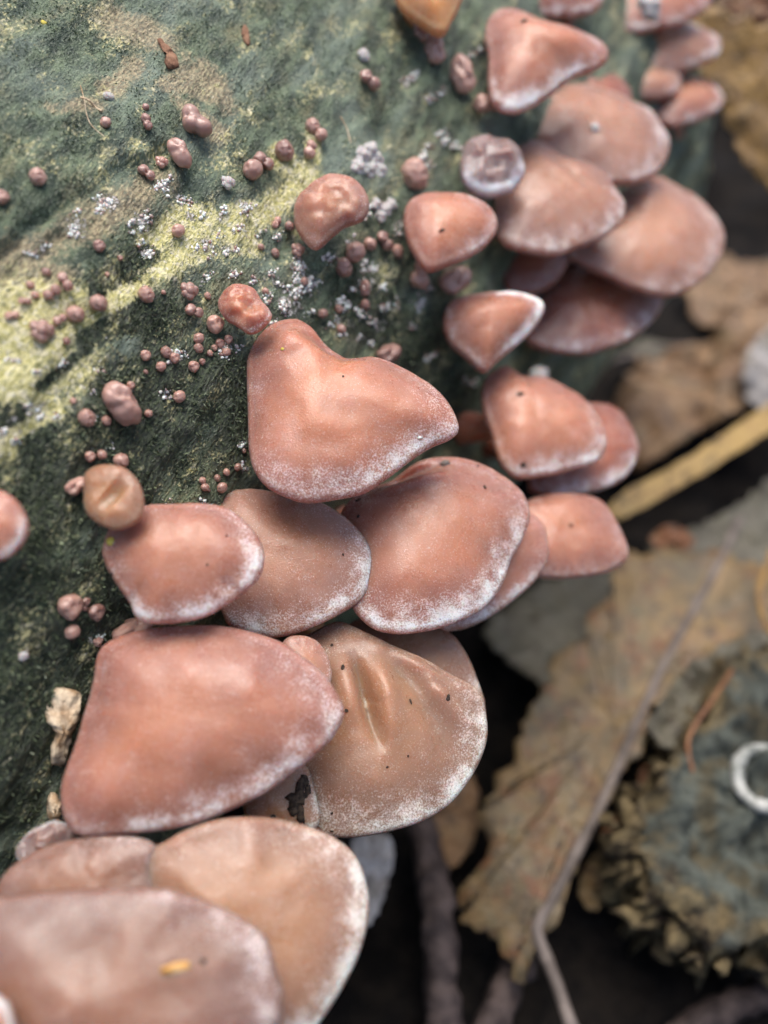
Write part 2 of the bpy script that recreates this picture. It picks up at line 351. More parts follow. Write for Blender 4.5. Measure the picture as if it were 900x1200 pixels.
TAN = [[(-30, 340, 20), (30, 300, 20), (90, 272, 18), (150, 240, 18), (195, 212, 13)], [(5, 365, 20), (60, 330, 18)], [(195, 100, 10), (235, 85, 26), (262, 112, 16)],
       [(150, 15, 26), (190, 45, 16)], [(0, 315, 10), (60, 275, 10)], [(130, 95, 14), (160, 70, 12)], [(250, 150, 14), (210, 120, 10)], [(60, 130, 8), (110, 125, 10)]]
MOSS = [[(20, 610, 70), (90, 560, 60), (200, 500, 60), (250, 440, 35), (270, 540, 30)], [(60, 700, 70), (20, 850, 70)], [(110, 345, 14), (150, 320, 18), (165, 300, 14)],
        [(190, 380, 26), (175, 430, 22), (120, 450, 22)], [(0, 480, 14), (30, 520, 12)], [(60, 780, 60), (150, 700, 40)], [(20, 950, 30)], [(420, 350, 30), (480, 400, 30), (540, 470, 40)]]
LIP = [(-60, 330), (0, 296), (60, 248), (92, 222), (130, 200), (175, 186), (205, 168)]
LIPUV = np.array([uv_px(*p) for p in LIP]); GROOVE = np.array([uv_px(*p) for p in [(-30, 345), (20, 312), (70, 282)]])
EDGE = np.array([uv_px(*p) for p in [(40, 420), (80, 392), (120, 360), (160, 330), (195, 310)]])
def poly_sd(u, a, P):
    """signed distance (cm) to a polyline in (u, a) space, + on the side of larger angle; plus end fade"""
    x, y = u, a*LR; best = np.full(u.shape, 1e9); sg = np.ones_like(u)
    for i in range(len(P)-1):
        A = P[i]*np.array([1, LR]); B = P[i+1]*np.array([1, LR]); d = B-A; L = d@d
        s = np.clip(((x-A[0])*d[0]+(y-A[1])*d[1])/L, 0, 1); ex = x-A[0]-s*d[0]; ey = y-A[1]-s*d[1]
        q = np.hypot(ex, ey); m = q < best; best = np.where(m, q, best); sg = np.where(m, np.sign(d[0]*ey-d[1]*ex), sg)
    return best*sg
def disp(u, a):
    """radial relief of the bark in cm"""
    u = np.asarray(u, float); a = np.asarray(a, float); s = a*LR
    P = np.stack([u*0.9, s*0.9, 0*u], -1); G = np.stack([(u + 0.35*s)*0.55, (s - 0.35*u)*2.6, 0*u + 4], -1)
    r = 0.13*fbm(P*0.32, 21, 3) + 0.06*fbm(G*0.7, 33, 5, 0.6) + 0.035*fbm(P*4.5, 41, 4, 0.62)
    d = poly_sd(u, a, LIPUV); n = 0.05*fbm(np.stack([u*4, s*4, 0*u], -1), 5, 3)
    dd = d + n
    cut = sstep(-0.15, 0.5, fbm(np.stack([u*0.8, 0*u, 0*u+2], -1), 91, 2))*0.75 + 0.25
    r = r - cut*0.15*np.exp(-(dd/0.075)**2) - 0.05*sstep(0.04, -0.06, dd)*np.exp(-np.clip(-dd, 0, 9)/0.8)*(np.abs(d) < 6)
    d = poly_sd(u, a, GROOVE) + n; r = r - 0.06*np.exp(-(d/0.06)**2)
    d = poly_sd(u, a, EDGE) + n*1.4; r = r + 0.07*sstep(0.06, -0.06, d)*np.exp(-(np.abs(d)/0.5)**2)
    return r
def log_hit(px, py):
    t = cyl_hit(px, py)
    if t is None: return None
    for _ in range(4):
        u, a = uv_of(pix(px, py, t)); t2 = cyl_hit(px, py, LR + float(disp(u, a)))
        if t2 is None: break
        t = t2
    P = pix(px, py, t); u, a = uv_of(P)
    return P, -LIN*math.cos(a) + ZZ*math.sin(a), t
def log_surf(u, a, off=0.0):
    r = LR + disp(u, a) + off
    return LC + u[..., None]*LD + (r*np.cos(a))[..., None]*(-LIN) + (r*np.sin(a))[..., None]*ZZ
def build_log():
    us = np.concatenate([np.linspace(-34, -9, 26)[:-1], np.arange(-9, 11, 0.055), np.linspace(11, 16.4, 60)])
    aa = np.concatenate([np.arange(-0.75, 2.0, 0.0062), np.linspace(2.0, 2*np.pi-0.75, 60)[:-1]])
    U, A = np.meshgrid(us, aa, indexing='ij')
    U = U + sstep(12, 16.4, U)*0.5*fbm(np.stack([np.cos(A)*4, np.sin(A)*4, 0*A], -1), 61, 4, 0.6)      # ragged broken end
    V = log_surf(U, A)
    base = np.array([LC[0], LC[1], LC[2]-LR]); root = thing('fallen_log', base, 'mossy green fallen log with bare yellow streaks, carrying all the pink jelly ears', 'log')
    nu, na = U.shape; i, j = np.meshgrid(np.arange(nu-1), np.arange(na), indexing='ij'); j2 = (j+1) % na
    F = np.stack([i*na+j, (i+1)*na+j, (i+1)*na+j2, i*na+j2], -1).reshape(-1, 4)
    Vf = V.reshape(-1, 3); k = len(Vf); ends = []
    tri = []
    for e, uu in ((0, us[0]), (nu-1, us[-1])):
        Vf = np.vstack([Vf, LC + uu*LD])
        for jj in range(na): tri.append((k, e*na+jj, e*na+(jj+1) % na) if e == 0 else (k, e*na+(jj+1) % na, e*na+jj))
        k += 1
    me = mesh_np('wood', (Vf-base)*CM, [F, np.array(tri)])
    def mask(lst):
        m = np.zeros_like(U)
        for b in lst: m = np.maximum(m, band(U, A, b))
        return np.concatenate([m.ravel(), [0, 0]])
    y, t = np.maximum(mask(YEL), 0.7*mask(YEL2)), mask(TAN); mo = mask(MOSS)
    cr = np.zeros_like(U)
    for (x, y_, r_, n_) in PATCHES: cr = np.maximum(cr, band(U, A, [(x, y_, r_*0.75)])*min(1, 0.35 + n_/r_/r_*3.5))
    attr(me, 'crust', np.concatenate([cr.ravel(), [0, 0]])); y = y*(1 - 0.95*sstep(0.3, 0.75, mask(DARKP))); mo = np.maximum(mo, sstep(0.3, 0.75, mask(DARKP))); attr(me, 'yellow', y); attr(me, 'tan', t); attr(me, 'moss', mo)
    gr = me.attributes.new('grain', 'FLOAT_VECTOR', 'POINT')
    S = A*LR; gv = np.stack([(U + 0.35*S)*CM, (S - 0.35*U)*CM, 0*U], -1).reshape(-1, 3); gv = np.vstack([gv, np.zeros((2, 3))])
    gr.data.foreach_set('vector', gv.astype(np.float32).ravel())
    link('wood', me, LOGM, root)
    # moss: short leafy bristles, thick in the mossy patches, thin elsewhere
    n = 520000; u = RNG.uniform(-8, 9.5, n); a = RNG.uniform(-0.55, 1.75, n)
    m = np.zeros(n); bare = np.zeros(n)
    for b in MOSS + DARKP: m = np.maximum(m, band(u, a, b))
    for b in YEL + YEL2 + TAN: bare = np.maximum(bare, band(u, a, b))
    for b in DARKP: bare = bare*(1 - sstep(0.3, 0.75, band(u, a, b)))
    cl = fbm(np.stack([u*2.2, a*LR*2.2, 0*u], -1), 77, 3)*0.5 + 0.5
    w_ = np.clip(m*1.1 + 0.8*sstep(0.25, 0.6, cl), 0, 1)*(1-0.93*bare)*(0.25+0.9*sstep(0.2, 0.6, cl))
    keep = RNG.random(n) < w_*0.62; u, a, m, cl = u[keep], a[keep], m[keep], cl[keep]; n = len(u)
    B = log_surf(u, a, -0.008); N = (-LIN)*np.cos(a)[:, None] + ZZ*np.sin(a)[:, None]
    dirv = N*0.75 + RNG.normal(0, 0.62, (n, 3)); dirv /= np.linalg.norm(dirv, axis=1)[:, None]
    side = np.cross(dirv, RNG.normal(0, 1, (n, 3))); side /= np.linalg.norm(side, axis=1)[:, None]
    L = RNG.uniform(0.025, 0.075, n)*(0.55 + 0.6*m); W = RNG.uniform(0.006, 0.014, n)
    Vm = np.stack([B - side*W[:, None], B + side*W[:, None], B + dirv*L[:, None]*0.6 + side*W[:, None]*1.2, B + dirv*L[:, None]], 1).reshape(-1, 3)
    q = np.arange(n)*4; me = mesh_np('moss', (Vm-base)*CM, np.concatenate([np.stack([q, q+1, q+2], 1), np.stack([q, q+2, q+3], 1)]), smooth=False)
    tint = np.clip(RNG.beta(1.1, 3.0, n) + 0.3*(cl-0.5) + 0.22*(1-m), 0, 1); attr(me, 'tint', np.repeat(tint, 4))
    tag(link('moss', me, MOSSM, root), 'dark green film of short moss', kind='stuff')
    print('moss blades', n)
build_log()

# ---------------------------------------------------------------- jelly ears
BVHS = []
def cap(label, outline, normal=(0.12, 0.42, 0.9), attach=None, lift=0.3, depth=None, dome=0.30, thick=0.24, peak=0.22, feats=(), mat=JELLY, frost=1.0,
        frost_dir=(0.55, -0.83), rough=0.035, group='pink jelly ears growing from the log', name='jelly_ear', stalk=True, M=112, K=26, cat='fungus', pw=2.3, seed=None, drop=0.06):
    """A jelly ear: its rim is laid out on a tilted plane that starts at the log, then domed, folded and given a thick rounded rim."""
    seed = seed if seed is not None else int(abs(outline[0][0]*7 + outline[0][1]*13)) % 997
    O = np.array(outline, float); cen = O.mean(0)
    n = nrm(c2w(nrm(normal)))
    if depth is None: drop = 0.0
    at = attach if attach is not None else tuple(O[0]*0.5 + cen*0.5)
    if depth is not None: P0 = pix(*cen, depth)
    else:
        h = log_hit(*attach); P0 = pix(attach[0], attach[1], h[2]-lift)
    def onplane(px, py):
        D = ray(px, py); return CAM + D*(((P0-CAM)@n)/(D@n))
    e1 = nrm(RIGHT - n*(RIGHT@n)); e2 = np.cross(n, e1)
    def to2(p): q = onplane(*p)-P0; return np.array([q@e1, q@e2])
    Q = catmull(np.array([to2(p) for p in O]), M)
    c0 = Q.mean(0); pk = c0 + (to2(at)-c0)*peak
    size = math.sqrt(0.5*abs(np.dot(Q[:, 0], np.roll(Q[:, 1], -1)) - np.dot(Q[:, 1], np.roll(Q[:, 0], -1)))/math.pi)
    H = dome*size; t = min(thick, size*0.45); delta = min(0.16, 0.5*t/size)
    fd = to2(cen + np.array([frost_dir[0], -frost_dir[1]])*10) - to2(cen); fd /= np.linalg.norm(fd)
    ft = []
    for f in feats:       # (px0, py0, px1, py1, width px, amp cm): ridge (+) or furrow (-)
        a_, b_ = to2(f[:2]), to2(f[2:4]); ft.append((a_, b_, f[4]/FPX*np.linalg.norm(P0-CAM), f[5]))
    def htop(r, X):
        h = H*(1 - r**pw)
        nz = fbm(np.concatenate([X*0.9/size*1.6, np.full(X.shape[:-1]+(1,), seed*0.37)], -1), seed, 3)
        h = h + rough*size*nz*(1-r**6*0.4)
        nz2 = fbm(np.concatenate([X*5.0/size, np.full(X.shape[:-1]+(1,), seed*0.11)], -1), seed+3, 2); h = h + 0.004*size*nz2
        av = X - pk; rl = np.linalg.norm(av, axis=-1, keepdims=True) + 1e-6; av = np.concatenate([av/rl, np.full(X.shape[:-1]+(1,), seed*0.53)], -1)
        h = h + 0.045*size*r**3*fbm(av*np.array([2.2, 2.2, 1]), seed+11, 2) + 0.007*size*sstep(0.45, 1, r)*fbm(av*np.array([11, 11, 1]) + r[..., None]*0.8, seed+13, 2)
        for a_, b_, wd, amp in ft:
            d = b_-a_; L = d@d + 1e-9; s = np.clip(((X-a_)@d)/L, 0, 1); q = np.linalg.norm(X-a_-s[..., None]*d, axis=-1)
            h = h + amp*np.exp(-(q/wd)**2)*(1-0.75*np.abs(2*s-1)**2)
        return h
    rs = 1-(1-np.linspace(0.0, 1, K))**1.5; rs = rs[1:]*(1-delta)
    V = []; R = []
    def ring(r, hoff, rr=None):
        X = pk + r*(Q-pk); h = htop(np.full(M, min(r, 1-delta) if rr is None else rr), pk + min(r, 1-delta)*(Q-pk)) + hoff
        V.append(P0 + X[:, :1]*e1 + X[:, 1:]*e2 + h[:, None]*n); R.append(np.full(M, r))
    for r in rs: ring(r, 0.0)
    for ang in np.radians([60, 30, 0, -30, -60, -90]): ring(1-delta+delta*math.cos(ang), 0.5*t*(math.sin(ang)-1))
    under = rs[::-1][1::2]
    for r in under: ring(r, -t*(1+0.35*(1-r)))
    V = np.array(V); nr = len(V); Vf = V.reshape(-1, 3)
    X0 = pk[None]; top = P0 + pk[0]*e1 + pk[1]*e2 + htop(np.zeros(1), X0)[0]*n; bot = top - n*t*1.35
    Vf = np.vstack([Vf, top, bot]); k = nr*M
    i, j = np.meshgrid(np.arange(nr-1), np.arange(M), indexing='ij'); j2 = (j+1) % M
    F = np.stack([i*M+j, (i+1)*M+j, (i+1)*M+j2, i*M+j2], -1).reshape(-1, 4)
    jj = np.arange(M); b = (nr-1)*M
    T = np.concatenate([np.stack([np.full(M, k), jj, (jj+1) % M], 1), np.stack([np.full(M, k+1), b+(jj+1) % M, b+jj], 1)])
    if np.cross(Q[1]-Q[0], pk-Q[0]) < 0: F = F[:, ::-1]; T = T[:, ::-1]
    # frost gathers on the outer, lower rim
    dirs = (Q-c0)/np.linalg.norm(Q-c0, axis=1)[:, None]; dv = np.clip(dirs@fd, -1, 1)
    rr = np.concatenate([np.array(R).ravel(), [0, 0]]); dd = np.concatenate([np.tile(dv, nr), [0, 0]])
    under_m = np.concatenate([np.repeat(np.array([0.0]*len(rs) + [0.05, 0.35, 0.8, 1, 1, 1] + [1.0]*len(under)), M), [0, 1]])
    fr = 0.86*frost*(sstep(0.60, 0.96, rr)*(0.24 + 0.9*sstep(-0.2, 0.75, dd))*(1 - 0.75*under_m) + 0.08)
    u0, a0 = uv_of(P0 + pk[0]*e1 + pk[1]*e2 - n*(t*1.2)); u0 = np.array(u0); a0 = np.array(np.clip(a0 - drop, -0.7, 2.2))
    foot = log_surf(u0[None], a0[None], -0.15)[0]
    root = thing(name, foot, label, cat, group)
    me = mesh_np('cap', (Vf-foot)*CM, [F, T]); attr(me, 'frost', fr); attr(me, 'core', np.clip(1-rr, 0, 1))
    link('cap', me, mat, root)
    BVHS.append(BVHTree.FromPolygons([tuple(v*CM) for v in Vf], [tuple(f) for f in F] + [tuple(f) for f in T]))
    if stalk:
        s0 = bot + n*t*0.25; L = np.linalg.norm(s0-foot); m = np.linspace(0, 1, 9)[:, None]
        path = foot + (s0-foot)*m + n*(np.sin(m*np.pi)*-0.12*L)
        rad = size*np.interp(m[:, 0], [0, 0.5, 1], [0.34, 0.24, 0.20])
        vv, ff = tube(path, rad, 14, seed, 0.10); me = mesh_np('stalk', (vv-foot)*CM, ff)
        attr(me, 'frost', np.zeros(len(vv))); attr(me, 'core', np.full(len(vv), 0.35)); link('stalk', me, mat, root)
    return root

cap('large hood-shaped jelly ear with pinched top edge, beside the crumpled small one',
    [(289, 440), (291, 415), (303, 393), (322, 380), (342, 374), (360, 381), (377, 395), (395, 407), (413, 417), (440, 419), (470, 428), (500, 447), (520, 468), (533, 490), (537, 506), (528, 516), (505, 525), (480, 541), (455, 560), (430, 577), (400, 585), (360, 590), (335, 584), (312, 572), (297, 550), (291, 520), (290, 480)],
    (0.10, 0.36, 0.93), (312, 425), 0.35, dome=0.36, feats=[(350, 396, 412, 424, 11, -0.20), (330, 385, 345, 430, 24, 0.14), (300, 470, 340, 450, 22, -0.05), (470, 480, 530, 500, 22, 0.05)], frost=1.0)
cap('broad jelly ear with frosted white edge and a curled fold, tucked under the hood-shaped one',
    [(400, 600), (420, 577), (455, 558), (490, 541), (525, 536), (560, 542), (595, 560), (615, 580), (622, 605), (613, 632), (600, 655), (590, 683), (570, 710), (540, 728), (500, 740), (460, 742), (430, 730), (408, 700), (398, 650)],
    (0.16, 0.40, 0.9), (430, 590), depth=12.2, dome=0.34, feats=[(440, 568, 510, 552, 10, -0.26), (440, 584, 515, 568, 8, 0.13), (590, 610, 600, 650, 18, -0.04)], frost=1.25)
cap('greyish powdery jelly ear wedged between the oval one and the broad frosted one',
    [(250, 590), (275, 574), (310, 573), (345, 580), (380, 590), (405, 605), (425, 625), (438, 650), (438, 675), (425, 700), (400, 718), (370, 733), (330, 746), (295, 743), (270, 735), (258, 710), (246, 650)],
    (0.14, 0.34, 0.93), (280, 600), depth=11.55, dome=0.30, mat=JELLY_GREY, frost=1.05, feats=[(380, 600, 420, 660, 20, -0.03)])
cap('smooth oval pink jelly ear with the little amber one perched on its upper corner',
    [(119, 640), (135, 610), (170, 592), (210, 590), (255, 591), (280, 603), (300, 625), (310, 648), (305, 675), (285, 695), (260, 712), (235, 724), (200, 730), (175, 730), (158, 722), (150, 705), (135, 683), (122, 660)],
    (0.08, 0.30, 0.95), (140, 640), 0.45, dome=0.32, frost=1.2, feats=[(262, 682, 276, 692, 6, -0.05), (150, 705, 180, 690, 14, -0.04), (230, 610, 290, 670, 26, 0.04)])
cap('biggest pink jelly ear, broad and rounded, beside the pale wood chip',
    [(70, 930), (75, 905), (90, 860), (107, 800), (113, 765), (132, 748), (165, 737), (220, 732), (270, 735), (320, 748), (350, 765), (380, 790), (400, 820), (404, 838), (390, 865), (370, 885), (345, 905), (310, 930), (270, 950), (220, 968), (170, 976), (120, 980), (90, 979), (75, 960)],
    (0.10, 0.30, 0.95), (140, 770), depth=10.0, dome=0.34, thick=0.30, frost=1.0, peak=0.15, feats=[(240, 940, 350, 885, 14, -0.05), (120, 860, 200, 930, 30, -0.05), (200, 780, 310, 800, 40, 0.06)])
cap('thin tan jelly ear with a deep amber dent, hanging below the broad frosted one',
    [(332, 790), (350, 752), (380, 733), (400, 728), (428, 744), (465, 762), (500, 778), (532, 795), (556, 806), (568, 825), (572, 865), (560, 900), (535, 935), (510, 955), (480, 968), (440, 978), (400, 982), (372, 975), (350, 940), (335, 880)],
    (0.20, 0.36, 0.91), (385, 740), depth=11.5, dome=0.30, mat=JELLY_BROWN, frost=1.1, feats=[(410, 775, 437, 872, 8, -0.27), (440, 770, 452, 870, 13, 0.12), (396, 770, 404, 860, 14, 0.13), (455, 780, 530, 880, 15, -0.15), (470, 775, 545, 850, 12, 0.08), (425, 750, 552, 812, 13, 0.17), (430, 880, 440, 960, 22, 0.05)])
cap('folded-back tan flap showing behind the jelly ear with the amber dent',
    [(400, 745), (425, 722), (460, 722), (510, 732), (532, 745), (548, 768), (561, 797), (570, 830), (565, 860), (520, 870), (450, 850), (410, 800)],
    (0.20, 0.36, 0.91), (410, 740), depth=12.35, dome=0.22, mat=JELLY_BROWN, frost=0.6)
cap('small brown jelly ear smeared with black dirt, half under the biggest one',
    [(285, 930), (310, 900), (345, 890), (362, 900), (371, 930), (375, 962), (364, 974), (330, 978), (295, 968)],
    (0.25, 0.36, 0.9), (300, 915), depth=10.75, dome=0.24, mat=JELLY_BROWN, frost=1.0)
cap('narrow sliver of jelly ear between the biggest one and the dented tan one',
    [(325, 770), (335, 748), (355, 744), (374, 752), (386, 772), (389, 796), (375, 815), (345, 812), (328, 795)],
    (0.2, 0.3, 0.93), (335, 755), depth=10.95, dome=0.22, mat=JELLY_GREY, frost=0.7)
cap('large tan jelly ear with broad white edge, below the dirt-smeared one',
    [(170, 1010), (195, 985), (235, 965), (280, 957), (330, 960), (380, 975), (415, 1000), (431, 1037), (432, 1075), (420, 1120), (400, 1160), (380, 1192), (350, 1225), (280, 1250), (200, 1230), (170, 1120)],
    (0.18, 0.34, 0.92), (270, 1060), depth=9.5, drop=0.3, dome=0.28, mat=JELLY_BROWN, thick=0.22, frost=1.1, frost_dir=(0.95, -0.2))
cap('wet-looking brown jelly ear squeezed under the left corner of the biggest one',
    [(-5, 1045), (8, 1020), (35, 1000), (65, 988), (110, 980), (155, 980), (180, 988), (193, 1010), (197, 1042), (185, 1070), (120, 1085), (50, 1080), (5, 1068)],
    (0.12, 0.36, 0.92), (95, 1040), depth=9.35, dome=0.26, mat=JELLY_MUTED, frost=0.8, thick=0.18, frost_dir=(1, 0.1), drop=0.45)
cap('very broad brown jelly ear with an orange crumb on top and white edge',
    [(-70, 1090), (-30, 1058), (30, 1047), (80, 1042), (140, 1040), (200, 1042), (250, 1060), (290, 1080), (314, 1102), (325, 1140), (332, 1170), (322, 1210), (280, 1250), (180, 1285), (60, 1290), (-50, 1250), (-85, 1160)],
    (0.14, 0.32, 0.93), (120, 1180), depth=8.4, drop=0.5, dome=0.24, mat=JELLY_MUTED, thick=0.24, frost=0.95, frost_dir=(0.98, -0.05), feats=[(40, 1130, 150, 1100, 30, -0.05), (60, 1180, 180, 1150, 26, 0.05)])
cap('frosty grey jelly scrap between the log and the wet brown one',
    [(16, 1003), (25, 982), (45, 968), (66, 961), (86, 970), (84, 990), (55, 1003), (30, 1012)],
    (0.1, 0.3, 0.95), (50, 985), depth=9.85, dome=0.35, mat=JELLY_FROST, frost=0.8, rough=0.2, frost_dir=(0, 1), M=64, drop=0.3)
cap('white-edged jelly ear poking in below the very broad brown one',
    [(-60, 1190), (-25, 1165), (2, 1170), (14, 1190), (16, 1215), (0, 1245), (-45, 1240)], (0.1, 0.3, 0.95), (-20, 1180), depth=7.7, dome=0.4, mat=JELLY_GREY, frost=2.2, frost_dir=(0.8, 0.5), M=64)
cap('rounded pink jelly ear alone on the moss, away from the main cluster',
    [(-45, 620), (-35, 588), (-10, 573), (12, 580), (27, 600), (31, 622), (18, 645), (-2, 657), (-28, 650)], (-0.05, 0.15, 0.98), (-25, 600), 0.35, dome=0.42, frost=0.9, M=64)
cap('little translucent amber jelly ear with a stubby side stalk, perched on the moss',
    [(97, 575), (98, 556), (110, 546), (130, 544), (150, 550), (163, 566), (168, 585), (165, 605), (150, 617), (132, 620), (112, 612), (99, 597)],
    (0.0, 0.25, 0.97), (105, 570), 0.45, dome=0.26, pw=3.6, thick=0.16, mat=JELLY_AMBER, frost=0.35, M=72, feats=[(126, 576, 142, 588, 20, -0.09)])
cap('pale lumpy jelly ear, kinked in the middle, alone above the white grains',
    [(345, 262), (346, 238), (362, 217), (384, 203), (408, 206), (427, 221), (433, 240), (425, 257), (405, 264), (390, 276), (371, 292), (356, 282)],
    (0.02, 0.1, 0.99), (370, 235), 0.45, dome=0.42, thick=0.4, mat=JELLY_GREY, frost=0.35, feats=[(385, 215, 405, 255, 12, -0.12), (365, 240, 375, 280, 14, 0.08)], M=72, rough=0.1)
cap('small crumpled jelly ear with a grainy crown touching the tip of the hood',
    [(255, 356), (261, 341), (279, 333), (297, 337), (307, 351), (319, 370), (311, 384), (292, 391), (275, 380), (262, 371)],
    (0.05, 0.2, 0.97), (275, 352), 0.4, dome=0.5, thick=0.35, mat=JELLY, frost=0.5, feats=[(285, 350, 300, 372, 8, -0.09), (290, 378, 312, 374, 9, 0.07)], M=72, rough=0.16)
cap('pink jelly ear with one dark speck and a pale right tip',
    [(473, 252), (481, 235), (505, 227), (538, 228), (563, 236), (579, 250), (583, 267), (573, 284), (552, 299), (522, 312), (501, 317), (486, 300), (476, 277)],
    (0.1, 0.3, 0.95), (490, 255), 0.5, dome=0.40, frost=1.0, frost_dir=(1, -0.1))
cap('lumpy frost-topped jelly ear cluster joined to the left of a larger cap',
    [(540, 185), (548, 166), (570, 158), (594, 161), (612, 178), (616, 200), (602, 218), (578, 226), (552, 220), (540, 205)],
    (0.1, 0.3, 0.95), (560, 180), 0.7, dome=0.5, thick=0.35, mat=JELLY_FROST, frost=1.6, frost_dir=(0.3, -0.9), rough=0.2, M=72, feats=[(565, 170, 580, 215, 8, -0.10), (590, 180, 606, 205, 9, 0.10)])
cap('triangular pink jelly ear with a shiny white tip, topmost of the larger ones',
    [(568, 42), (573, 22), (590, 12), (612, 16), (650, 30), (688, 42), (709, 54), (713, 68), (697, 81), (670, 92), (645, 111), (620, 125), (597, 131), (578, 122), (572, 95), (572, 65)],
    (0.08, 0.32, 0.94), (585, 50), 0.6, dome=0.38, frost=1.15, feats=[(600, 60, 680, 62, 20, 0.07)])
cap('smooth jelly ear with a faint straight crease, joined to the frost-topped cluster',
    [(580, 228), (588, 190), (600, 168), (625, 165), (652, 176), (690, 190), (715, 210), (732, 235), (731, 256), (716, 271), (690, 285), (655, 296), (620, 295), (592, 286), (580, 265)],
    (0.14, 0.38, 0.91), (605, 190), depth=15.0, dome=0.30, mat=JELLY_GREY, frost=0.8, feats=[(635, 190, 690, 238, 8, -0.05)])
cap('smooth jelly ear with a wet droplet, under the triangular one',
    [(614, 150), (622, 122), (645, 107), (675, 101), (712, 109), (750, 125), (776, 148), (786, 170), (776, 195), (752, 211), (722, 216), (680, 208), (640, 190), (618, 172)],
    (0.16, 0.40, 0.9), (630, 130), depth=16.0, dome=0.30, mat=JELLY_GREY, frost=0.8, frost_dir=(0.9, -0.3))
cap('broad smooth jelly ear sticking out farthest over the dark gap',
    [(664, 292), (700, 255), (735, 218), (765, 205), (800, 220), (835, 250), (850, 280), (838, 312), (812, 335), (780, 343), (740, 335), (700, 318), (675, 304)],
    (0.18, 0.40, 0.9), (690, 270), depth=16.4, dome=0.26, mat=JELLY_GREY, frost=0.75, frost_dir=(0.8, -0.5))
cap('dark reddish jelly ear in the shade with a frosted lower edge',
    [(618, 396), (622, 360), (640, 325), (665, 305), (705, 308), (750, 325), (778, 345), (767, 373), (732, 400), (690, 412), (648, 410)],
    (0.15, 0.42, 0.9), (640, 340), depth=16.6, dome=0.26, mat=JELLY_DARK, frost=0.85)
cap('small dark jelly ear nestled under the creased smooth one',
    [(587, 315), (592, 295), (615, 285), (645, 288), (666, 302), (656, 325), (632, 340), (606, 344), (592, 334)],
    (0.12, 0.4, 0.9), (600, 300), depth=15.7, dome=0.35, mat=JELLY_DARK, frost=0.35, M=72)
cap('small glossy cone-shaped jelly ear with a bright white right edge',
    [(519, 378), (527, 355), (555, 346), (598, 343), (628, 350), (638, 362), (626, 385), (605, 405), (582, 425), (567, 437), (546, 420), (526, 400)],
    (0.10, 0.22, 0.97), (545, 375), 0.8, dome=0.55, thick=0.3, frost=1.9, frost_dir=(1, 0.1), mat=JELLY)
cap('medium jelly ear with a pale knob at its top and two dark specks',
    [(565, 470), (570, 442), (592, 428), (612, 440), (642, 444), (680, 465), (705, 495), (712, 520), (700, 540), (670, 550), (632, 558), (605, 560), (586, 542), (576, 510)],
    (0.12, 0.36, 0.92), (585, 460), depth=14.4, dome=0.36, frost=1.0)
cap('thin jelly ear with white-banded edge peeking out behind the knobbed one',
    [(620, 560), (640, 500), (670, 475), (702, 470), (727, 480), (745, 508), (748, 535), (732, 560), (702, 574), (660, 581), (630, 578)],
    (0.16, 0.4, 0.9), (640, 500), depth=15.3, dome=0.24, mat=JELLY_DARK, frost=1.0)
cap('squarish pale jelly ear jutting out above the grey-green leaf',
    [(590, 625), (605, 595), (635, 580), (672, 578), (705, 585), (724, 610), (738, 643), (731, 660), (700, 673), (650, 678), (608, 668)],
    (0.14, 0.36, 0.92), (605, 600), depth=14.2, dome=0.28, mat=JELLY, frost=0.6)
cap('jelly ear half hidden behind the broad frosted one, white along its edge',
    [(500, 700), (530, 640), (575, 600), (612, 598), (635, 612), (643, 632), (643, 655), (628, 680), (600, 705), (570, 725), (540, 737), (515, 735)],
    (0.16, 0.36, 0.92), (540, 620), depth=12.9, dome=0.24, mat=JELLY, frost=1.0)
cap('orange-tinged jelly ear with whitish top hanging above a dark bead cluster',
    [(455, -30), (462, -5), (472, 14), (495, 30), (518, 41), (531, 22), (543, -5), (545, -35), (500, -50)], (0.05, 0.2, 0.97), (480, -5), 0.6, dome=0.45, mat=JELLY_ORANGE, frost=0.7, frost_dir=(0, 1), M=64)
cap('pale pink jelly ear directly above the triangular one',
    [(608, -20), (612, 4), (630, 15), (660, 18), (695, 13), (708, -2), (705, -30), (650, -45)], (0.1, 0.35, 0.93), (620, -10), depth=16.2, dome=0.35, frost=1.2, M=64)
cap('flat pale pink jelly ear beside the icy grey scrap',
    [(706, 12), (725, -8), (770, -25), (828, -15), (834, 2), (818, 16), (790, 28), (750, 34), (720, 29)], (0.1, 0.4, 0.91), (725, 0), depth=18.0, dome=0.28, frost=1.0, M=64)
cap('blurred brown jelly ear with a white tip under the flat pale one',
    [(733, 64), (752, 38), (790, 25), (828, 33), (846, 50), (836, 68), (800, 80), (760, 88)], (0.12, 0.38, 0.92), (755, 50), depth=18.6, dome=0.3, mat=JELLY_GREY, frost=1.2, frost_dir=(1, 0), M=64)
cap('small grey-brown jelly ear below the white-tipped blurred one',
    [(728, 98), (742, 82), (770, 78), (796, 88), (798, 102), (775, 113), (745, 112)], (0.12, 0.38, 0.92), (740, 90), depth=18.2, dome=0.3, mat=JELLY_GREY, frost=0.9, frost_dir=(1, 0), M=64)
cap('farthest pink jelly ear with a white edge, next to the yellow leaf',
    [(765, 128), (785, 102), (812, 90), (838, 100), (849, 116), (838, 131), (812, 141), (785, 148)], (0.14, 0.38, 0.91), (775, 110), depth=18.8, dome=0.3, mat=JELLY, frost=1.0, frost_dir=(0.8, -0.5), M=64)
cap('dull brown jelly ear showing between the triangular one and the one with a droplet',
    [(655, 108), (668, 88), (695, 80), (722, 88), (740, 106), (735, 125), (700, 130), (668, 124)], (0.14, 0.4, 0.9), (670, 95), depth=17.0, dome=0.28, mat=JELLY_DARK, frost=0.2, M=64)

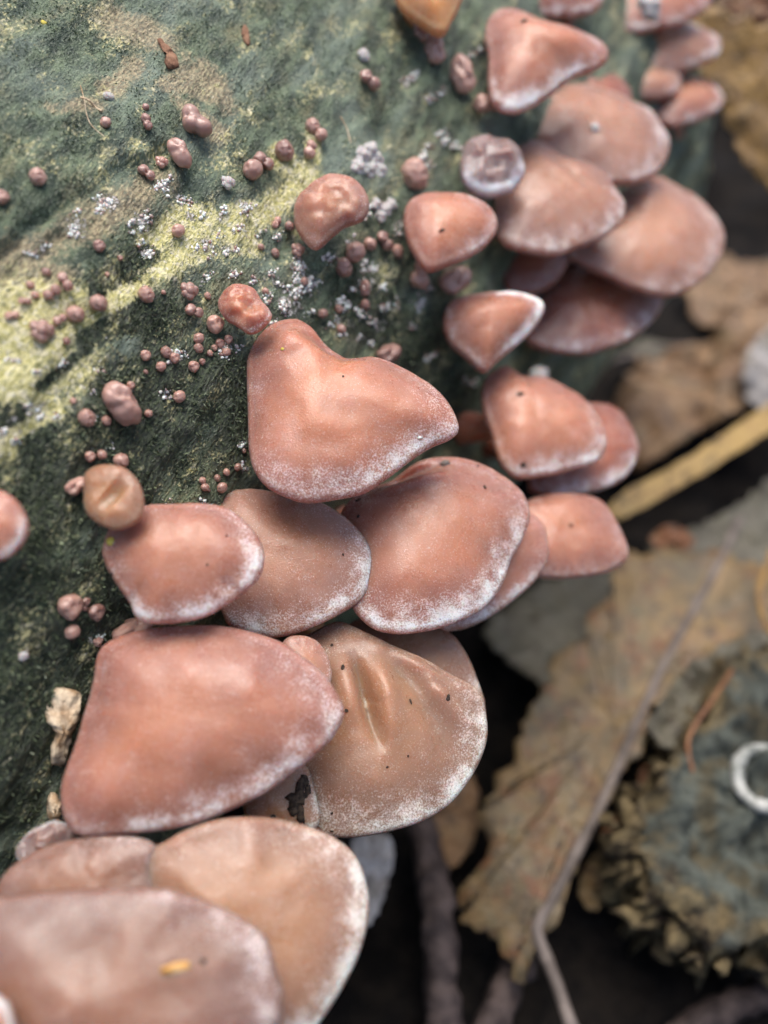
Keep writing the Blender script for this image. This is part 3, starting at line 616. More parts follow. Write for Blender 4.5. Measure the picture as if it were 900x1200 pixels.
cap('plain brown jelly ear between the icy grey scrap and the white-tipped blurred one',
    [(698, 52), (714, 36), (745, 31), (764, 48), (755, 74), (722, 82), (703, 70)], (0.12, 0.38, 0.92), (715, 45), depth=18.9, dome=0.3, mat=JELLY_GREY, frost=0.6, M=48)
cap('small amber jelly scrap glowing between the far ears',
    [(714, 66), (724, 50), (740, 46), (753, 58), (751, 82), (733, 95), (716, 84)], (0.1, 0.3, 0.95), (725, 60), depth=18.2, dome=0.4, mat=JELLY_AMBER, frost=0.3, M=48)

# ---------------------------------------------------------------- small round young fruit bodies
def sphere_dirs(sub=3):
    import bmesh
    bm = bmesh.new(); bmesh.ops.create_icosphere(bm, subdivisions=sub, radius=1)
    V = np.array([v.co[:] for v in bm.verts]); F = np.array([[v.index for v in f.verts] for f in bm.faces]); bm.free(); return V, F
SV, SF = sphere_dirs(5); SV1, SF1 = sphere_dirs(2)
def lobed(lobes, k=9.0, wob=0.05, seed=0):
    """star-shaped skin round a few overlapping balls (unit size)"""
    rr = []
    for (x, y, z, r) in lobes:
        c = np.array([x, y, z]); b = SV@c; q = b*b - (c@c - r*r); rr.append(np.where(q > 0, b + np.sqrt(np.maximum(q, 0)), 0.05))
    rr = np.array(rr); R = np.log(np.exp(k*rr).sum(0))/k; R = R*(1 + wob*fbm(SV*1.3, seed, 2))
    rg = np.random.default_rng(seed)
    for q in range(3):                                   # soft dimples
        d0 = nrm(rg.normal(0, 1, 3) + np.array([0, 0, 0.9])); R = R - wob*1.5*np.exp(-((1-SV@d0)/0.035)**1.0)
    return SV*R[:, None]
KINDS = {'round': [([(0, 0, 0, 1)], 9, 0.10), ([(0.14, 0, 0, 0.92), (-0.14, 0.08, 0, 0.9)], 12, 0.13), ([(0, 0.16, 0, 0.88), (0.05, -0.16, 0.08, 0.86)], 12, 0.13), ([(0.2, 0.1, 0, 0.82), (-0.2, 0.12, 0.05, 0.8), (0, -0.2, 0.02, 0.8)], 16, 0.12)],
         'pair': [([(0.48, 0, 0, 0.64), (-0.48, 0.05, 0.05, 0.60)], 26, 0.10), ([(0.5, 0.08, 0.1, 0.58), (-0.42, -0.05, 0, 0.66)], 26, 0.12)],
         'kidney': [([(0.52, 0.20, 0.1, 0.60), (-0.52, 0.22, 0.0, 0.56), (0, -0.18, 0, 0.60), (0.1, 0.25, -0.1, 0.5)], 11, 0.10)],
         'cluster': [([(0.5, 0.1, 0.2, 0.5), (-0.5, 0.25, 0.1, 0.46), (0, -0.5, 0.2, 0.46), (0.05, 0.5, 0.15, 0.43), (0, 0, 0.45, 0.5), (-0.45, -0.35, 0.1, 0.4)], 30, 0.08)],
         'oval': [([(0.36, 0.05, 0, 0.76), (-0.36, 0, 0, 0.76), (0, 0, -0.1, 0.72)], 16, 0.14)]}
BMESH = {}
for kk, lst in KINDS.items():
    BMESH[kk] = []
    for q, (lb, k_, wb) in enumerate(lst):
        me = mesh_np('bead', lobed(lb, k_, wb, 31+q*7+len(kk)), SF); me.materials.append(BEAD); BMESH[kk].append(me)
BM2 = {}
def bead(x, y, r, label, kind='round', rot=0.0, mat=None, sx=1.0, sink=0.55, name='young_jelly_ear', group='bead-like young jelly ears dotted over the log'):
    h = log_hit(x, y)
    if h is None: return
    P, N, t = h; R = r/FPX*t
    lst = BMESH[kind]; me = lst[random.randrange(len(lst))]
    if mat is not None:
        key = (me.name, mat.name)
        if key not in BM2: m2 = me.copy(); m2.materials.clear(); m2.materials.append(mat); BM2[key] = m2
        me = BM2[key]
    o = link(name, me); v = Vector(tuple(N)); q = v.to_track_quat('Z', 'Y')
    from mathutils import Quaternion
    # turn about the bark normal so that lobes lie along the photographed direction (angle in the picture, degrees)
    e1 = nrm(RIGHT - N*(RIGHT@N)); e2 = np.cross(N, e1); ca, sa = math.cos(math.radians(rot)), math.sin(math.radians(rot))
    ex = Vector(tuple(e1*ca + e2*sa)); ey = v.cross(ex)
    from mathutils import Matrix
    Mx = Matrix((ex, ey, v)).transposed(); o.rotation_euler = Mx.to_euler()
    s = R*CM; o.scale = (s*sx, s, s*random.uniform(0.85, 1.05)); o.location = tuple((P + N*R*sink)*CM)
    tag(o, label, 'fungus', group); return o
L1 = 'small round brown bead fungus on the bare yellow streak'
L2 = 'tiny grey-brown bead fungus on dark moss beside the white grains'
L3 = 'small brown bead fungus on the tan wood strip below the bark lip'
L4 = 'pink bead fungus on the green algae above the yellow streak'
L5 = 'blurred pinkish bead fungus beside the lumpy pale jelly ear'
L6 = 'round shiny brown bead fungus in the dark moss left of the oval jelly ear'
L7 = 'tiny brown bead fungus on moss just left of the greyish powdery ear'
L8 = 'greyish bead fungus on moss right above the amber jelly ear'
B = bead
def near(x, y):
    if x == 480: return 'round tan bead fungus above the pink speck-marked ear'
    if x in (431, 447, 463): return 'pink bead fungus in the short row right below the lumpy pale ear'
    if x in (412, 399): return 'larger brown bead fungus under the lower edge of the lumpy pale ear'
    if x in (425, 426): return 'reddish bead fungus between the bead row and the hood-shaped ear'
    if x in (322, 338, 346): return 'pinkish bead fungus just left of the lumpy pale ear'
    if x in (398, 395, 376): return 'small bead fungus in white grains right behind the hood-shaped ear'
    return 'tiny bead fungus in white grains between the crumpled ear and the lumpy pale ear'
B(43, 210, 10.5, 'single brown bead fungus on smooth green bark above the bark lip'); B(1, 234, 9, 'orange-brown bead fungus on the bark above the lip')
B(123, 146, 6.5, 'small red-brown bead fungus beside the dry fibre'); B(171, 146, 9, 'small two-lobed pink bead fungus below a tiny tan one', 'pair', 110)
B(170, 127, 4.2, 'tiny tan bead fungus above the two-lobed pink one'); B(127, 115, 5.5, 'wet whitish bead on green bark near the dry fibre', mat=FROSTY, sx=1.2)
B(224, 149, 19, 'pink kidney-shaped bud with a seam, largest on the upper bark', 'kidney', -42); B(208, 184, 15.5, 'brownish dented bud just below the pink kidney-shaped one', 'oval', -60)
B(170, 205, 10, 'lumpy brown bead fungus at the end of the tan strip', 'pair', -40); B(188, 193, 8, 'pale mealy bead fungus between the dented bud and the tan strip', 'cluster', 0)
for x, y, r, k, ro in [(207, 272, 8, 'round', 0), (115, 290, 7.5, 'round', 0), (54, 320, 5.5, 'round', 0), (35, 335, 5, 'round', 0), (75, 332, 10, 'pair', -50), (64, 340, 6.5, 'round', 0), (56, 347, 6.5, 'round', 0), (41, 347, 5, 'round', 0), (28, 354, 6.5, 'pair', 10), (13, 371, 7.5, 'pair', 20), (140, 303, 3.5, 'round', 0), (125, 322, 3, 'round', 0)]:
    B(x, y, r, L3, k, ro)
for x, y, r, k, ro in [(69, 376, 8, 'pair', 30), (87, 370, 10.5, 'round', 0), (114, 357, 10.5, 'round', 0), (77, 400, 4.5, 'round', 0), (169, 346, 10, 'round', 0), (47, 391, 15, 'cluster', 0)]:
    B(x, y, r, L1 if k != 'cluster' else 'raspberry-like brown cluster of beads on the yellow streak', k, ro)
B(219, 343, 11.5, 'lumpy cluster bud above a double bead on the moss edge', 'cluster', 0); B(225, 366, 10.5, 'double brown bead just under the lumpy cluster bud', 'pair', -20); B(242, 347, 4.5, L2)
B(249, 381, 11, 'round mealy bud touching the crumpled jelly ear'); 
for x, y, r in [(231, 397, 6.5), (231, 408, 6), (193, 413, 7), (169, 417, 6.5), (187, 430, 6), (225, 430, 7), (208, 465, 7.5), (170, 436, 3), (256, 403, 6), (266, 398, 5.5), (245, 414, 4), (203, 420, 6.5), (264, 413, 5), (191, 343, 3), (173, 485, 5), (85, 470, 4), (236, 424, 4), (250, 408, 4)]: B(x, y, r, L2 if x > 215 else ('tiny bead fungus on moss near the wrinkled oval bud' if y > 433 else 'brown bead fungus round the white grain tuft left of the mealy bud'))
B(138, 475, 23, 'big wrinkled oval brown bud on the moss', 'oval', -58, sx=1.0); B(152, 452, 5, 'tiny shiny bead at the top of the wrinkled oval bud'); B(99, 490, 10.5, 'smooth brown bead left of the wrinkled oval bud'); B(123, 493, 6, 'tiny bead tucked under the wrinkled oval bud')
for x, y, r in [(104, 535, 6.5), (118, 533, 6), (140, 540, 9)]: B(x, y, r, L8)
for x, y, r in [(236, 563, 4.5), (239, 571, 5), (258, 571, 6.5), (253, 560, 4.5), (264, 553, 4.5), (277, 547, 4.5), (285, 528, 3)]: B(x, y, r, L7)
B(78, 709, 15.5, L6); B(110, 716, 10.5, L6); B(82, 739, 9, L6); B(100, 704, 5, L6); B(98, 712, 4, L6); B(26, 768, 6, 'single whitish bead in the dark moss', mat=FROSTY); B(113, 751, 6.5, 'grainy little bud at the corner of the biggest jelly ear', 'cluster')
B(88, 569, 12, 'stubby grey-brown knob at the foot of the amber jelly ear', 'oval', 20)
for x, y, r, k, ro in [(293, 202, 12, 'round', 0), (306, 192, 12, 'pair', -30), (330, 179, 12, 'round', 0), (364, 150, 9.5, 'round', 0), (374, 160, 7.5, 'round', 0), (361, 178, 10.5, 'pair', 70)]: B(x, y, r, L4 if x < 350 else 'pink bead fungus in the little trio at the top end of the yellow streak', k, ro)
B(424, 67, 8, 'whitish blurred bead, highest on the green bark', mat=FROSTY); B(430, 98, 12, 'double pink bead just below the highest whitish one', 'pair', -20)
for x, y, r, k, ro in [(480, 206, 18, 'round', 0), (431, 287, 8, 'round', 0), (447, 284, 11, 'pair', -40), (463, 295, 8, 'round', 0), (412, 297, 12, 'round', 0), (399, 314, 11, 'round', 0), (425, 338, 8, 'oval', 80), (426, 357, 6, 'round', 0), (322, 262, 7, 'pair', 60), (338, 266, 6, 'round', 0), (321, 297, 5.5, 'round', 0), (305, 290, 4, 'round', 0), (346, 295, 9, 'cluster', 0), (398, 386, 6, 'round', 0), (395, 362, 5, 'round', 0), (376, 368, 6, 'round', 0), (355, 330, 5, 'round', 0), (310, 342, 4.5, 'round', 0)]: B(x, y, r, near(x, y), k, ro)
B(482, 322, 17, 'dark red-brown lobed bud under the pink speck-marked ear', 'pair', 70, sink=0.9); B(521, 329, 19, 'flat dark red bud half under the pink speck-marked ear', 'oval', 15, sink=0.9)
B(489, 45, 14, 'dark brown bead cluster below the orange-tinged ear', 'cluster', sink=0.8); B(503, 64, 15, 'shiny purple-brown bead below the dark bead cluster', 'oval', 90, sink=0.8)
B(534, 93, 18, 'tall pale bud left of the triangular ear', 'oval', 100, sink=0.7); B(562, 127, 16, 'frost-tipped double bud at the lower corner of the triangular ear', 'pair', 10, sink=0.7)
B(597, 432, 12, 'pale knob above the medium jelly ear', mat=FROSTY, sink=3.2)
B(447, 414, 14, 'brown bud just behind the pinched edge of the hood', 'oval', 10, sink=0.9)
B(150, 738, 20, 'dark pink bud in the gap under the oval jelly ear', 'oval', 0, sink=0.5)
g2 = 'icy grey translucent scraps on the log'
for q in ((424, 182), (440, 186), (432, 198), (445, 200), (420, 196), (434, 176)): B(q[0], q[1], 11, 'icy whitish film of beads above the lumpy pale jelly ear', 'cluster', q[0]*7, FROSTY, sink=-0.1, group=g2)
for q in ((440, 240), (452, 246), (446, 254), (458, 240)): B(q[0], q[1], 8, 'icy white crust right of the lumpy pale jelly ear', 'cluster', q[0]*7, FROSTY, sink=0, group=g2)
B(265, 217, 9, 'small icy blue-white lump on the green bark', 'cluster', 0, FROSTY, group=g2)
B(725, 28, 18, 'icy grey scrap by the flat pale pink ear', 'cluster', 30, FROSTY, sink=2.2, group=g2)

# ---------------------------------------------------------------- white granules (uncountable crust)
def granules():
    patches = PATCHES
    Vs, Fs, c = [], [], 0; base = None; tin = []
    for (x, y, rad, n) in patches:
        subs = RNG.normal(0, 0.5, (max(2, n//9), 2))*rad
        for _ in range(int(n*1.9)):
            q = subs[RNG.integers(len(subs))] + RNG.normal(0, 2.6, 2); px, py = x+q[0]*1.15+q[1]*0.3, y+q[1]*0.8-q[0]*0.5
            h = log_hit(px, py)
            if h is None: continue
            P, N, t = h; R = (0.55 + 2.0*RNG.random()**3.5)/FPX*t
            if base is None: base = P
            S = SV1*(1+0.16*RNG.normal(0, 1, (len(SV1), 1)))*R*RNG.uniform(0.7, 1.3, 3); tin.append(np.full(len(SV1), min(1, RNG.random()*2.2)))
            Vs.append(P + N*R*0.25 + S); Fs.append(SF1 + c); c += len(SV1)
    me = mesh_np('white_granules', (np.vstack(Vs)-base)*CM, np.vstack(Fs)); attr(me, 'tint', np.concatenate(tin)); o = link('white_granules', me, GRANULE); o.location = tuple(base*CM)
    tag(o, 'crust of tiny glistening white granules scattered over the bark', 'granules', kind='stuff')
granules()

# ---------------------------------------------------------------- crumbs, specks and fibres
def on_caps(px, py):
    o = Vector(tuple(CAM*CM)); d = Vector(tuple(nrm(ray(px, py)))); best = None
    for b in BVHS:
        h = b.ray_cast(o, d)
        if h[0] is not None and (best is None or h[3] < best[3]): best = h
    if best is None:
        h = log_hit(px, py); return h[0], h[1]
    N = np.array(best[1]); D = ray(px, py); N = N if N@D < 0 else -N
    return np.array(best[0])/CM, N
def lump(name, px, py, rx, ry, rot, mat, label, cat, group=None, flat=0.5, seed=0, wob=0.25, log=False, lift=0.3):
    if log: P, N, _ = log_hit(px, py)
    else: P, N = on_caps(px, py)
    t = (P-CAM)@FWD; e1 = nrm(RIGHT - N*(RIGHT@N)); e2 = np.cross(N, e1); ca, sa = math.cos(math.radians(rot)), math.sin(math.radians(rot))
    ex = e1*ca + e2*sa; ey = -e1*sa + e2*ca
    S = SV1*(1 + wob*fbm(SV1*2.1 + seed, seed, 3)[:, None]*1.3); a, b = rx/FPX*t, ry/FPX*t; c = flat*min(a, b)
    V = S[:, :1]*a*ex + S[:, 1:2]*b*ey + S[:, 2:]*c*N + N*c*lift
    o = link(name, mesh_np(name, V*CM, SF1, smooth=True), mat); o.location = tuple(P*CM); return tag(o, label, cat, group)
G3 = 'dark specks of dirt on the jelly ears'
for k, (x, y, rx, ry, ro, lb) in enumerate([(402, 441, 1.6, 1.6, 0, 'the hood-shaped ear'), (568, 571, 2.2, 3.4, 10, 'the broad frosted ear'), (420, 586, 4, 2.6, 20, 'the broad frosted ear'), (420, 605, 2.4, 2.4, 0, 'the broad frosted ear'), (402, 782, 2.4, 4.4, 5, 'the dented tan ear'), (389, 756, 2, 2, 0, 'the dented tan ear'), (481, 822, 2.4, 4, 30, 'the dented tan ear'), (525, 818, 2.6, 4.2, -10, 'the dented tan ear'), (454, 899, 2, 1.6, 0, 'the dented tan ear'), (406, 833, 2.6, 2.6, 0, 'the dented tan ear'), (389, 953, 2, 1.8, 0, 'the dented tan ear'), (389, 974, 2.4, 1.8, 0, 'the dented tan ear'), (478, 886, 1.6, 1.8, 0, 'the dented tan ear'),
                                            (320, 957, 4.5, 2.8, 0, 'the large tan ear'), (266, 628, 1.6, 1.8, 0, 'the oval ear'), (243, 662, 1.6, 2, 0, 'the oval ear'), (131, 673, 2.4, 3.2, 0, 'the oval ear'), (610, 462, 5, 3, 0, 'the knobbed medium ear'), (613, 545, 4.5, 3.4, 0, 'the knobbed medium ear'), (669, 616, 2.4, 2.4, 0, 'the squarish pale ear'), (614, 25, 5, 3, 20, 'the triangular ear'), (518, 270, 5, 2.4, 40, 'the pink speck-marked ear'), (238, 1126, 4, 3.4, 0, 'the very broad brown ear'), (402, 650, 1.5, 2, 0, 'the greyish powdery ear'), (560, 546, 1.6, 1.6, 0, 'the broad frosted ear')]):
    lump('dirt_speck', x, y, rx*0.85, ry*0.85, ro, DIRT, 'tiny dark speck of dirt on ' + lb, 'speck', G3, 0.5, k)
lump('grit_grain', 522, 543, 6, 5, 0, VEIN, 'round grey grit grain on the top edge of the broad frosted ear', 'grit', None, 0.6, 3, 0.15)
lump('sand_grain', 492, 513, 2.4, 2.2, 0, FROSTY, 'white sand grain near the tip of the hood-shaped ear', 'grit', None, 0.7, 4, 0.2)
lump('sand_grain', 331, 409, 2.2, 1.8, 0, YELLOWBIT, 'tiny yellowish grain near the top of the hood-shaped ear', 'grit', None, 0.6, 5, 0.2)
lump('yellow_crumb', 130, 634, 5.5, 5, 20, YELLOWBIT, 'yellow-green crumb at the corner of the oval jelly ear', 'crumb', None, 0.6, 6, 0.3)
lump('orange_crumb', 207, 1134, 17, 6, 8, ORANGEBIT, 'orange crumb lying on the very broad brown jelly ear', 'crumb', None, 0.5, 8, 0.3)
lump('water_droplet', 697, 150, 6, 6, 0, FROSTY, 'clear droplet on a smooth jelly ear', 'droplet', None, 0.6, 9, 0.02)
for k, (x, y, rx, ry, ro) in enumerate([(351, 925, 6, 17, 12), (347, 938, 9, 10, 30), (357, 915, 5, 8, -30), (344, 948, 7, 7, 0), (352, 955, 4, 10, -8), (360, 928, 4, 9, 20)]):
    lump('dirt_crumb', x, y, rx, ry, -ro, DIRT, 'crumbly black dirt smeared on the small brown jelly ear', 'dirt', 'crumbs of black dirt on the small brown ear', 0.5, 40+k, 0.5)

def chip(pts, label, mat, seed, lift=0.12, th=0.18, name='wood_chip', cat='wood chip', log=True):
    O = np.array(pts, float); cen = O.mean(0); P, N, t = log_hit(*cen); n = nrm(N + 0.8*(-FWD)); P0 = P + N*lift
    Q = catmull(O, 72); M = len(Q)
    def on(p): D = ray(*p); return CAM + D*(((P0-CAM)@n)/(D@n))
    W = np.array([on(p) for p in Q]); c = W.mean(0); V = []
    for r, hgt in ((0.2, th*.5), (0.4, th*.5), (0.6, th*.5), (0.78, th*.46), (0.93, th*.36), (1.0, 0.0), (0.9, -th*.5), (0.4, -th*.6)): V.append(c + r*(W-c) + n*hgt)
    V = np.array(V).reshape(-1, 3); V = V + n*(0.4*th*fbm(V*5, seed, 3, 0.5))[:, None] + 0.02*np.stack([fbm(V*14, seed+k, 3) for k in range(3)], -1)
    V = np.vstack([V, c+n*th*.5, c-n*th*.6]); F = []
    for i in range(7):
        for j in range(M): F.append((i*M+j, (i+1)*M+j, (i+1)*M+(j+1) % M, i*M+(j+1) % M))
    k = 8*M; T = [(k, j, (j+1) % M) for j in range(M)] + [(k+1, 7*M+(j+1) % M, 7*M+j) for j in range(M)]
    o = link(name, mesh_np(name, (V-P)*CM, [np.array(F), np.array(T)]), mat); o.location = tuple(P*CM); return tag(o, label, cat)
chip([(54, 820), (62, 808), (78, 806), (94, 812), (95, 825), (90, 845), (84, 862), (80, 880), (74, 899), (61, 897), (60, 880), (66, 862), (60, 850), (54, 838)], 'pale cream wood chip stuck beside the biggest jelly ear', CHIP, 3)
chip([(56, 936), (64, 930), (70, 940), (68, 958), (58, 960)], 'small pale chip wedged below the larger cream wood chip', CHIP, 5)
chip([(184, 47), (190, 45), (199, 57), (208, 66), (209, 78), (198, 81), (192, 74), (197, 66), (190, 58)], 'reddish-brown bark flake on the green upper bark', BARKBIT, 7, 0.03, 0.06, 'bark_flake', 'bark flake')
chip([(283, 36), (288, 30), (292, 42), (291, 54), (286, 50)], 'small brown bark flake near the top of the bark', BARKBIT, 9, 0.03, 0.05, 'bark_flake', 'bark flake')
def fibre(pts, r_px, label, mat, lift=0.03, name='dry_fibre'):
    hs = [log_hit(*p) for p in pts]; path = catmull(np.array([h[0] + h[1]*(lift + 0.03*math.sin(k*2.1)) for k, h in enumerate(hs)]), 30, False)
    v, f = tube(path, r_px/FPX*hs[0][2], 6); o = link(name, mesh_np(name, (v-path[0])*CM, f), mat); o.location = tuple(path[0]*CM); return tag(o, label, 'plant fibre')
fibre([(94, 102), (98, 120), (102, 136), (108, 150), (122, 164)], 0.5, 'thin pale curved hair lying on the green bark', CHIP)
fibre([(94, 116), (103, 121), (112, 126), (119, 132)], 1.3, 'short tan fibre crossing the pale curved hair', CHIP)
fibre([(398, 138), (404, 152), (411, 168)], 0.7, 'thin green-brown fibre on the blurred bark', CHIP)
lump('yellow_crumb', 51, 27, 3.5, 3, 0, YELLOWBIT, 'bright yellow dot of debris on the uppermost bark', 'crumb', None, 0.6, 12, 0.2, True)

# ---------------------------------------------------------------- the forest floor beside the log
def plane_hit(px, py, z): D = ray(px, py); return CAM + D*((z-CAM_H)/D[2])
def leaf(outline, label, mat, z=1.0, tilt=(0, 0, 1), curl=0.25, seed=0, midrib=None, rib_px=4, group=None, name='dead_leaf', ragged=0.06, z_at=None, cat='leaf'):
    O = np.array(outline, float); cen = O.mean(0) if z_at is None else np.array(z_at, float); n = nrm(tilt); P0 = plane_hit(*cen, z)
    def on(p): D = ray(*p); return CAM + D*(((P0-CAM)@n)/(D@n))
    Q = catmull(O, 220); W = np.array([on(p) for p in Q]); M = len(W); c = W.mean(0); size = np.linalg.norm(W-c, axis=1).mean()
    tang = np.gradient(W, axis=0); tang /= np.linalg.norm(tang, axis=1)[:, None]
    W = W + np.cross(n, tang)*(size*ragged*(fbm(W*6/size, seed, 4) + 0.35*fbm(W*19/size, seed+9, 3)))[:, None]
    rs = np.linspace(0, 1, 15)[1:]; top = []
    def shape(V):
        q = V*1.0/size
        return V + n*(curl*size*(fbm(q*1.1+seed, seed, 3)*0.7 + 0.22*fbm(q*4.5, seed+5, 3)))[:, None]
    V = np.vstack([c + r*(W-c) for r in rs] + [c[None]]); V = shape(V); th = 0.03
    nr = len(rs); V2 = np.vstack([V, V - n*th]); half = len(V); F, T = [], []
    for i in range(nr-1):
        for j in range(M):
            a, b, cc, d = i*M+j, (i+1)*M+j, (i+1)*M+(j+1) % M, i*M+(j+1) % M; F.append((a, b, cc, d)); F.append((half+d, half+cc, half+b, half+a))
    for j in range(M):
        T.append((nr*M, j, (j+1) % M)); T.append((half+nr*M, half+(j+1) % M, half+j))
        a, b = (nr-1)*M+j, (nr-1)*M+(j+1) % M; F.append((a, half+a, half+b, b))
    root = thing(name, c, label, cat, group); link('blade', mesh_np('blade', (V2-c)*CM, [np.array(F), np.array(T)]), mat, root)
    if midrib:
        path = catmull(np.array([on(p) for p in midrib]), 50, False); path = shape(path) - n*0.035
        r = rib_px/FPX*np.linalg.norm(P0-CAM)*np.linspace(0.75, 1.05, 50); v, f = tube(path, r, 8, seed, 0.12)
        link('midrib', mesh_np('midrib', (v-c)*CM, f), VEIN, root)
    return root
def stick(pts, r_px, label, mat, zs, seed=0, name='twig', cat='twig', group=None, rough=0.22):
    path = catmull(np.array([plane_hit(p[0], p[1], z) for p, z in zip(pts, zs)]), 60, False)
    r = np.interp(np.linspace(0, 1, 60), np.linspace(0, 1, len(r_px)), r_px)/FPX*np.linalg.norm(path-CAM, axis=1)*0.95
    v, f = tube(path, r, 12, seed, rough); o = link(name, mesh_np(name, (v-path[0])*CM, f), mat); o.location = tuple(path[0]*CM); return tag(o, label, cat, group)

leaf([(735, 650), (780, 640), (830, 650), (870, 655), (905, 662), (935, 700), (920, 752), (870, 738), (820, 755), (785, 785), (768, 830), (745, 880), (715, 940), (690, 985), (665, 1030), (645, 1070), (622, 1108), (605, 1150), (590, 1120), (565, 1092), (533, 1078), (545, 1030), (563, 990), (560, 950), (590, 905), (625, 850), (632, 805), (680, 745), (712, 690)],
     'large ragged tan dead leaf with a grey midrib, slanting beside the log', LEAF_TAN, 2.6, (-0.10, -0.12, 1), 0.10, 4, [(868, 605), (845, 655), (815, 710), (780, 775), (745, 850), (708, 935), (672, 1005), (640, 1065), (628, 1090), (648, 1140), (672, 1210)], 6.5, ragged=0.07)
leaf([(570, 730), (610, 695), (660, 670), (735, 660), (725, 700), (700, 745), (680, 795), (655, 820), (625, 795), (590, 770)], 'dull grey-green dead leaf in the shade under the squarish ear', LEAF_GREY, 1.2, (0.1, 0, 1), 0.12, 8)
leaf([(715, 478), (735, 435), (775, 410), (830, 392), (870, 360), (915, 350), (925, 470), (870, 482), (825, 505), (780, 530), (745, 545), (722, 520)], 'crumpled brown dead leaf behind the yellow leaf strip', LEAF_BROWN, 2.2, (-0.1, -0.35, 1), 0.30, 12)
leaf([(870, 425), (890, 395), (930, 380), (940, 470), (905, 478), (880, 470)], 'whitish curled leaf scrap on the crumpled brown leaf', LEAF_PALE, 3.2, (-0.2, -0.5, 1), 0.2, 15)
leaf([(712, 596), (735, 574), (790, 545), (845, 510), (900, 473), (940, 446), (945, 480), (900, 507), (845, 542), (790, 575), (745, 600), (722, 608)], 'long straight yellow-brown leaf strip bridging the dark gap', LEAF_STRIP, 3.8, (0.15, -0.35, 1), 0.03, 17, name='leaf_strip', ragged=0.012)
leaf([(760, 640), (800, 622), (850, 600), (905, 560), (950, 540), (950, 660), (890, 668), (830, 660), (785, 655)], 'grey-brown dead leaf between the yellow strip and the large ragged leaf', LEAF_GREY, 1.8, (0, -0.15, 1), 0.2, 19)
leaf([(765, 628), (785, 615), (808, 622), (812, 640), (792, 648), (772, 645)], 'small orange-red curled leaf scrap above the large ragged leaf', LEAF_ORANGE, 2.9, (0.2, -0.4, 1), 0.4, 21)
leaf([(786, 22), (830, 8), (880, 25), (940, 50), (945, 250), (900, 222), (880, 200), (862, 170), (850, 138), (838, 105), (815, 80), (795, 58)], 'yellow-brown dead leaf standing against the far end of the log', LEAF_YELLOW, 10.6, (-0.25, -0.75, 0.65), 0.10, 23, ragged=0.05)
leaf([(830, -20), (870, -25), (920, -10), (930, 40), (890, 30), (850, 8)], 'orange dead leaf behind the standing yellow-brown leaf', LEAF_ORANGE, 12.0, (-0.2, -0.7, 0.7), 0.15, 25)
leaf([(700, 985), (730, 945), (755, 905), (790, 870), (815, 850), (822, 880), (800, 915), (770, 950), (735, 990), (712, 1010)], 'rusty orange leaf curled under the large ragged leaf', LEAF_ORANGE, 1.9, (0.1, 0.2, 1), 0.25, 27)
leaf([(760, 850), (790, 800), (830, 765), (880, 742), (900, 752), (870, 775), (845, 815), (825, 850), (790, 880)], 'dark folded leaf lying over the rotten wood block', LEAF_GREY, 3.3, (0.1, -0.1, 1), 0.35, 29)
leaf([(412, 985), (450, 975), (462, 1000), (452, 1040), (432, 1085), (415, 1060)], 'pale greenish leaf tip in the dark gap below the dented tan ear', LEAF_PALE, 2.0, (0, -0.1, 1), 0.2, 31)
leaf([(500, 930), (545, 900), (560, 950), (548, 1000), (515, 1010)], 'dim brown leaf scrap in the dark gap by the thick twig', LEAF_BROWN, 0.9, (0.1, 0, 1), 0.3, 33)
leaf([(800, 320), (850, 300), (905, 310), (930, 345), (880, 365), (830, 380)], 'dark brown leaf behind the crumpled one', LEAF_BROWN, 1.2, (0, -0.1, 1), 0.3, 37)
leaf([(690, 1010), (720, 985), (735, 1005), (720, 1040), (700, 1065), (680, 1050)], 'yellowish crumbly leaf scrap beside the rotten block', LEAF_TAN, 1.2, (0.2, 0, 1), 0.4, 39)
stick([(488, 950), (505, 1010), (512, 1060), (515, 1120), (520, 1210)], (17, 16, 20, 17, 20), 'thick knobbly dark twig in the gap below the ears', TWIG, (1.2, 1.5, 1.7, 1.6, 1.3), 3)
stick([(612, 1118), (592, 1160), (570, 1215)], (18, 17, 20), 'stubby purplish twig under the tip of the large leaf', TWIG, (1.0, 1.1, 1.2), 5)
stick([(812, 905), (806, 870), (818, 845), (842, 810), (858, 785)], (2.0, 2.6, 3, 3, 2), 'thin curved rusty stem on the rotten wood block', LEAF_ORANGE, (4.2, 4.3, 4.3, 4.2, 4.1), 7, 'curled_straw', 'straw')
stick([(905, 645), (890, 690), (893, 720), (905, 745)], (3, 3.5, 3.5, 3), 'thin tan curled stem at the edge of the large ragged leaf', LEAF_YELLOW, (4, 4, 4, 4), 9, 'curled_straw', 'straw')
stick([(775, 1230), (830, 1190), (900, 1165), (940, 1160)], (12, 14, 15, 15), 'dark twig below the rotten wood block', TWIG, (0.8, 0.9, 1, 1), 11)

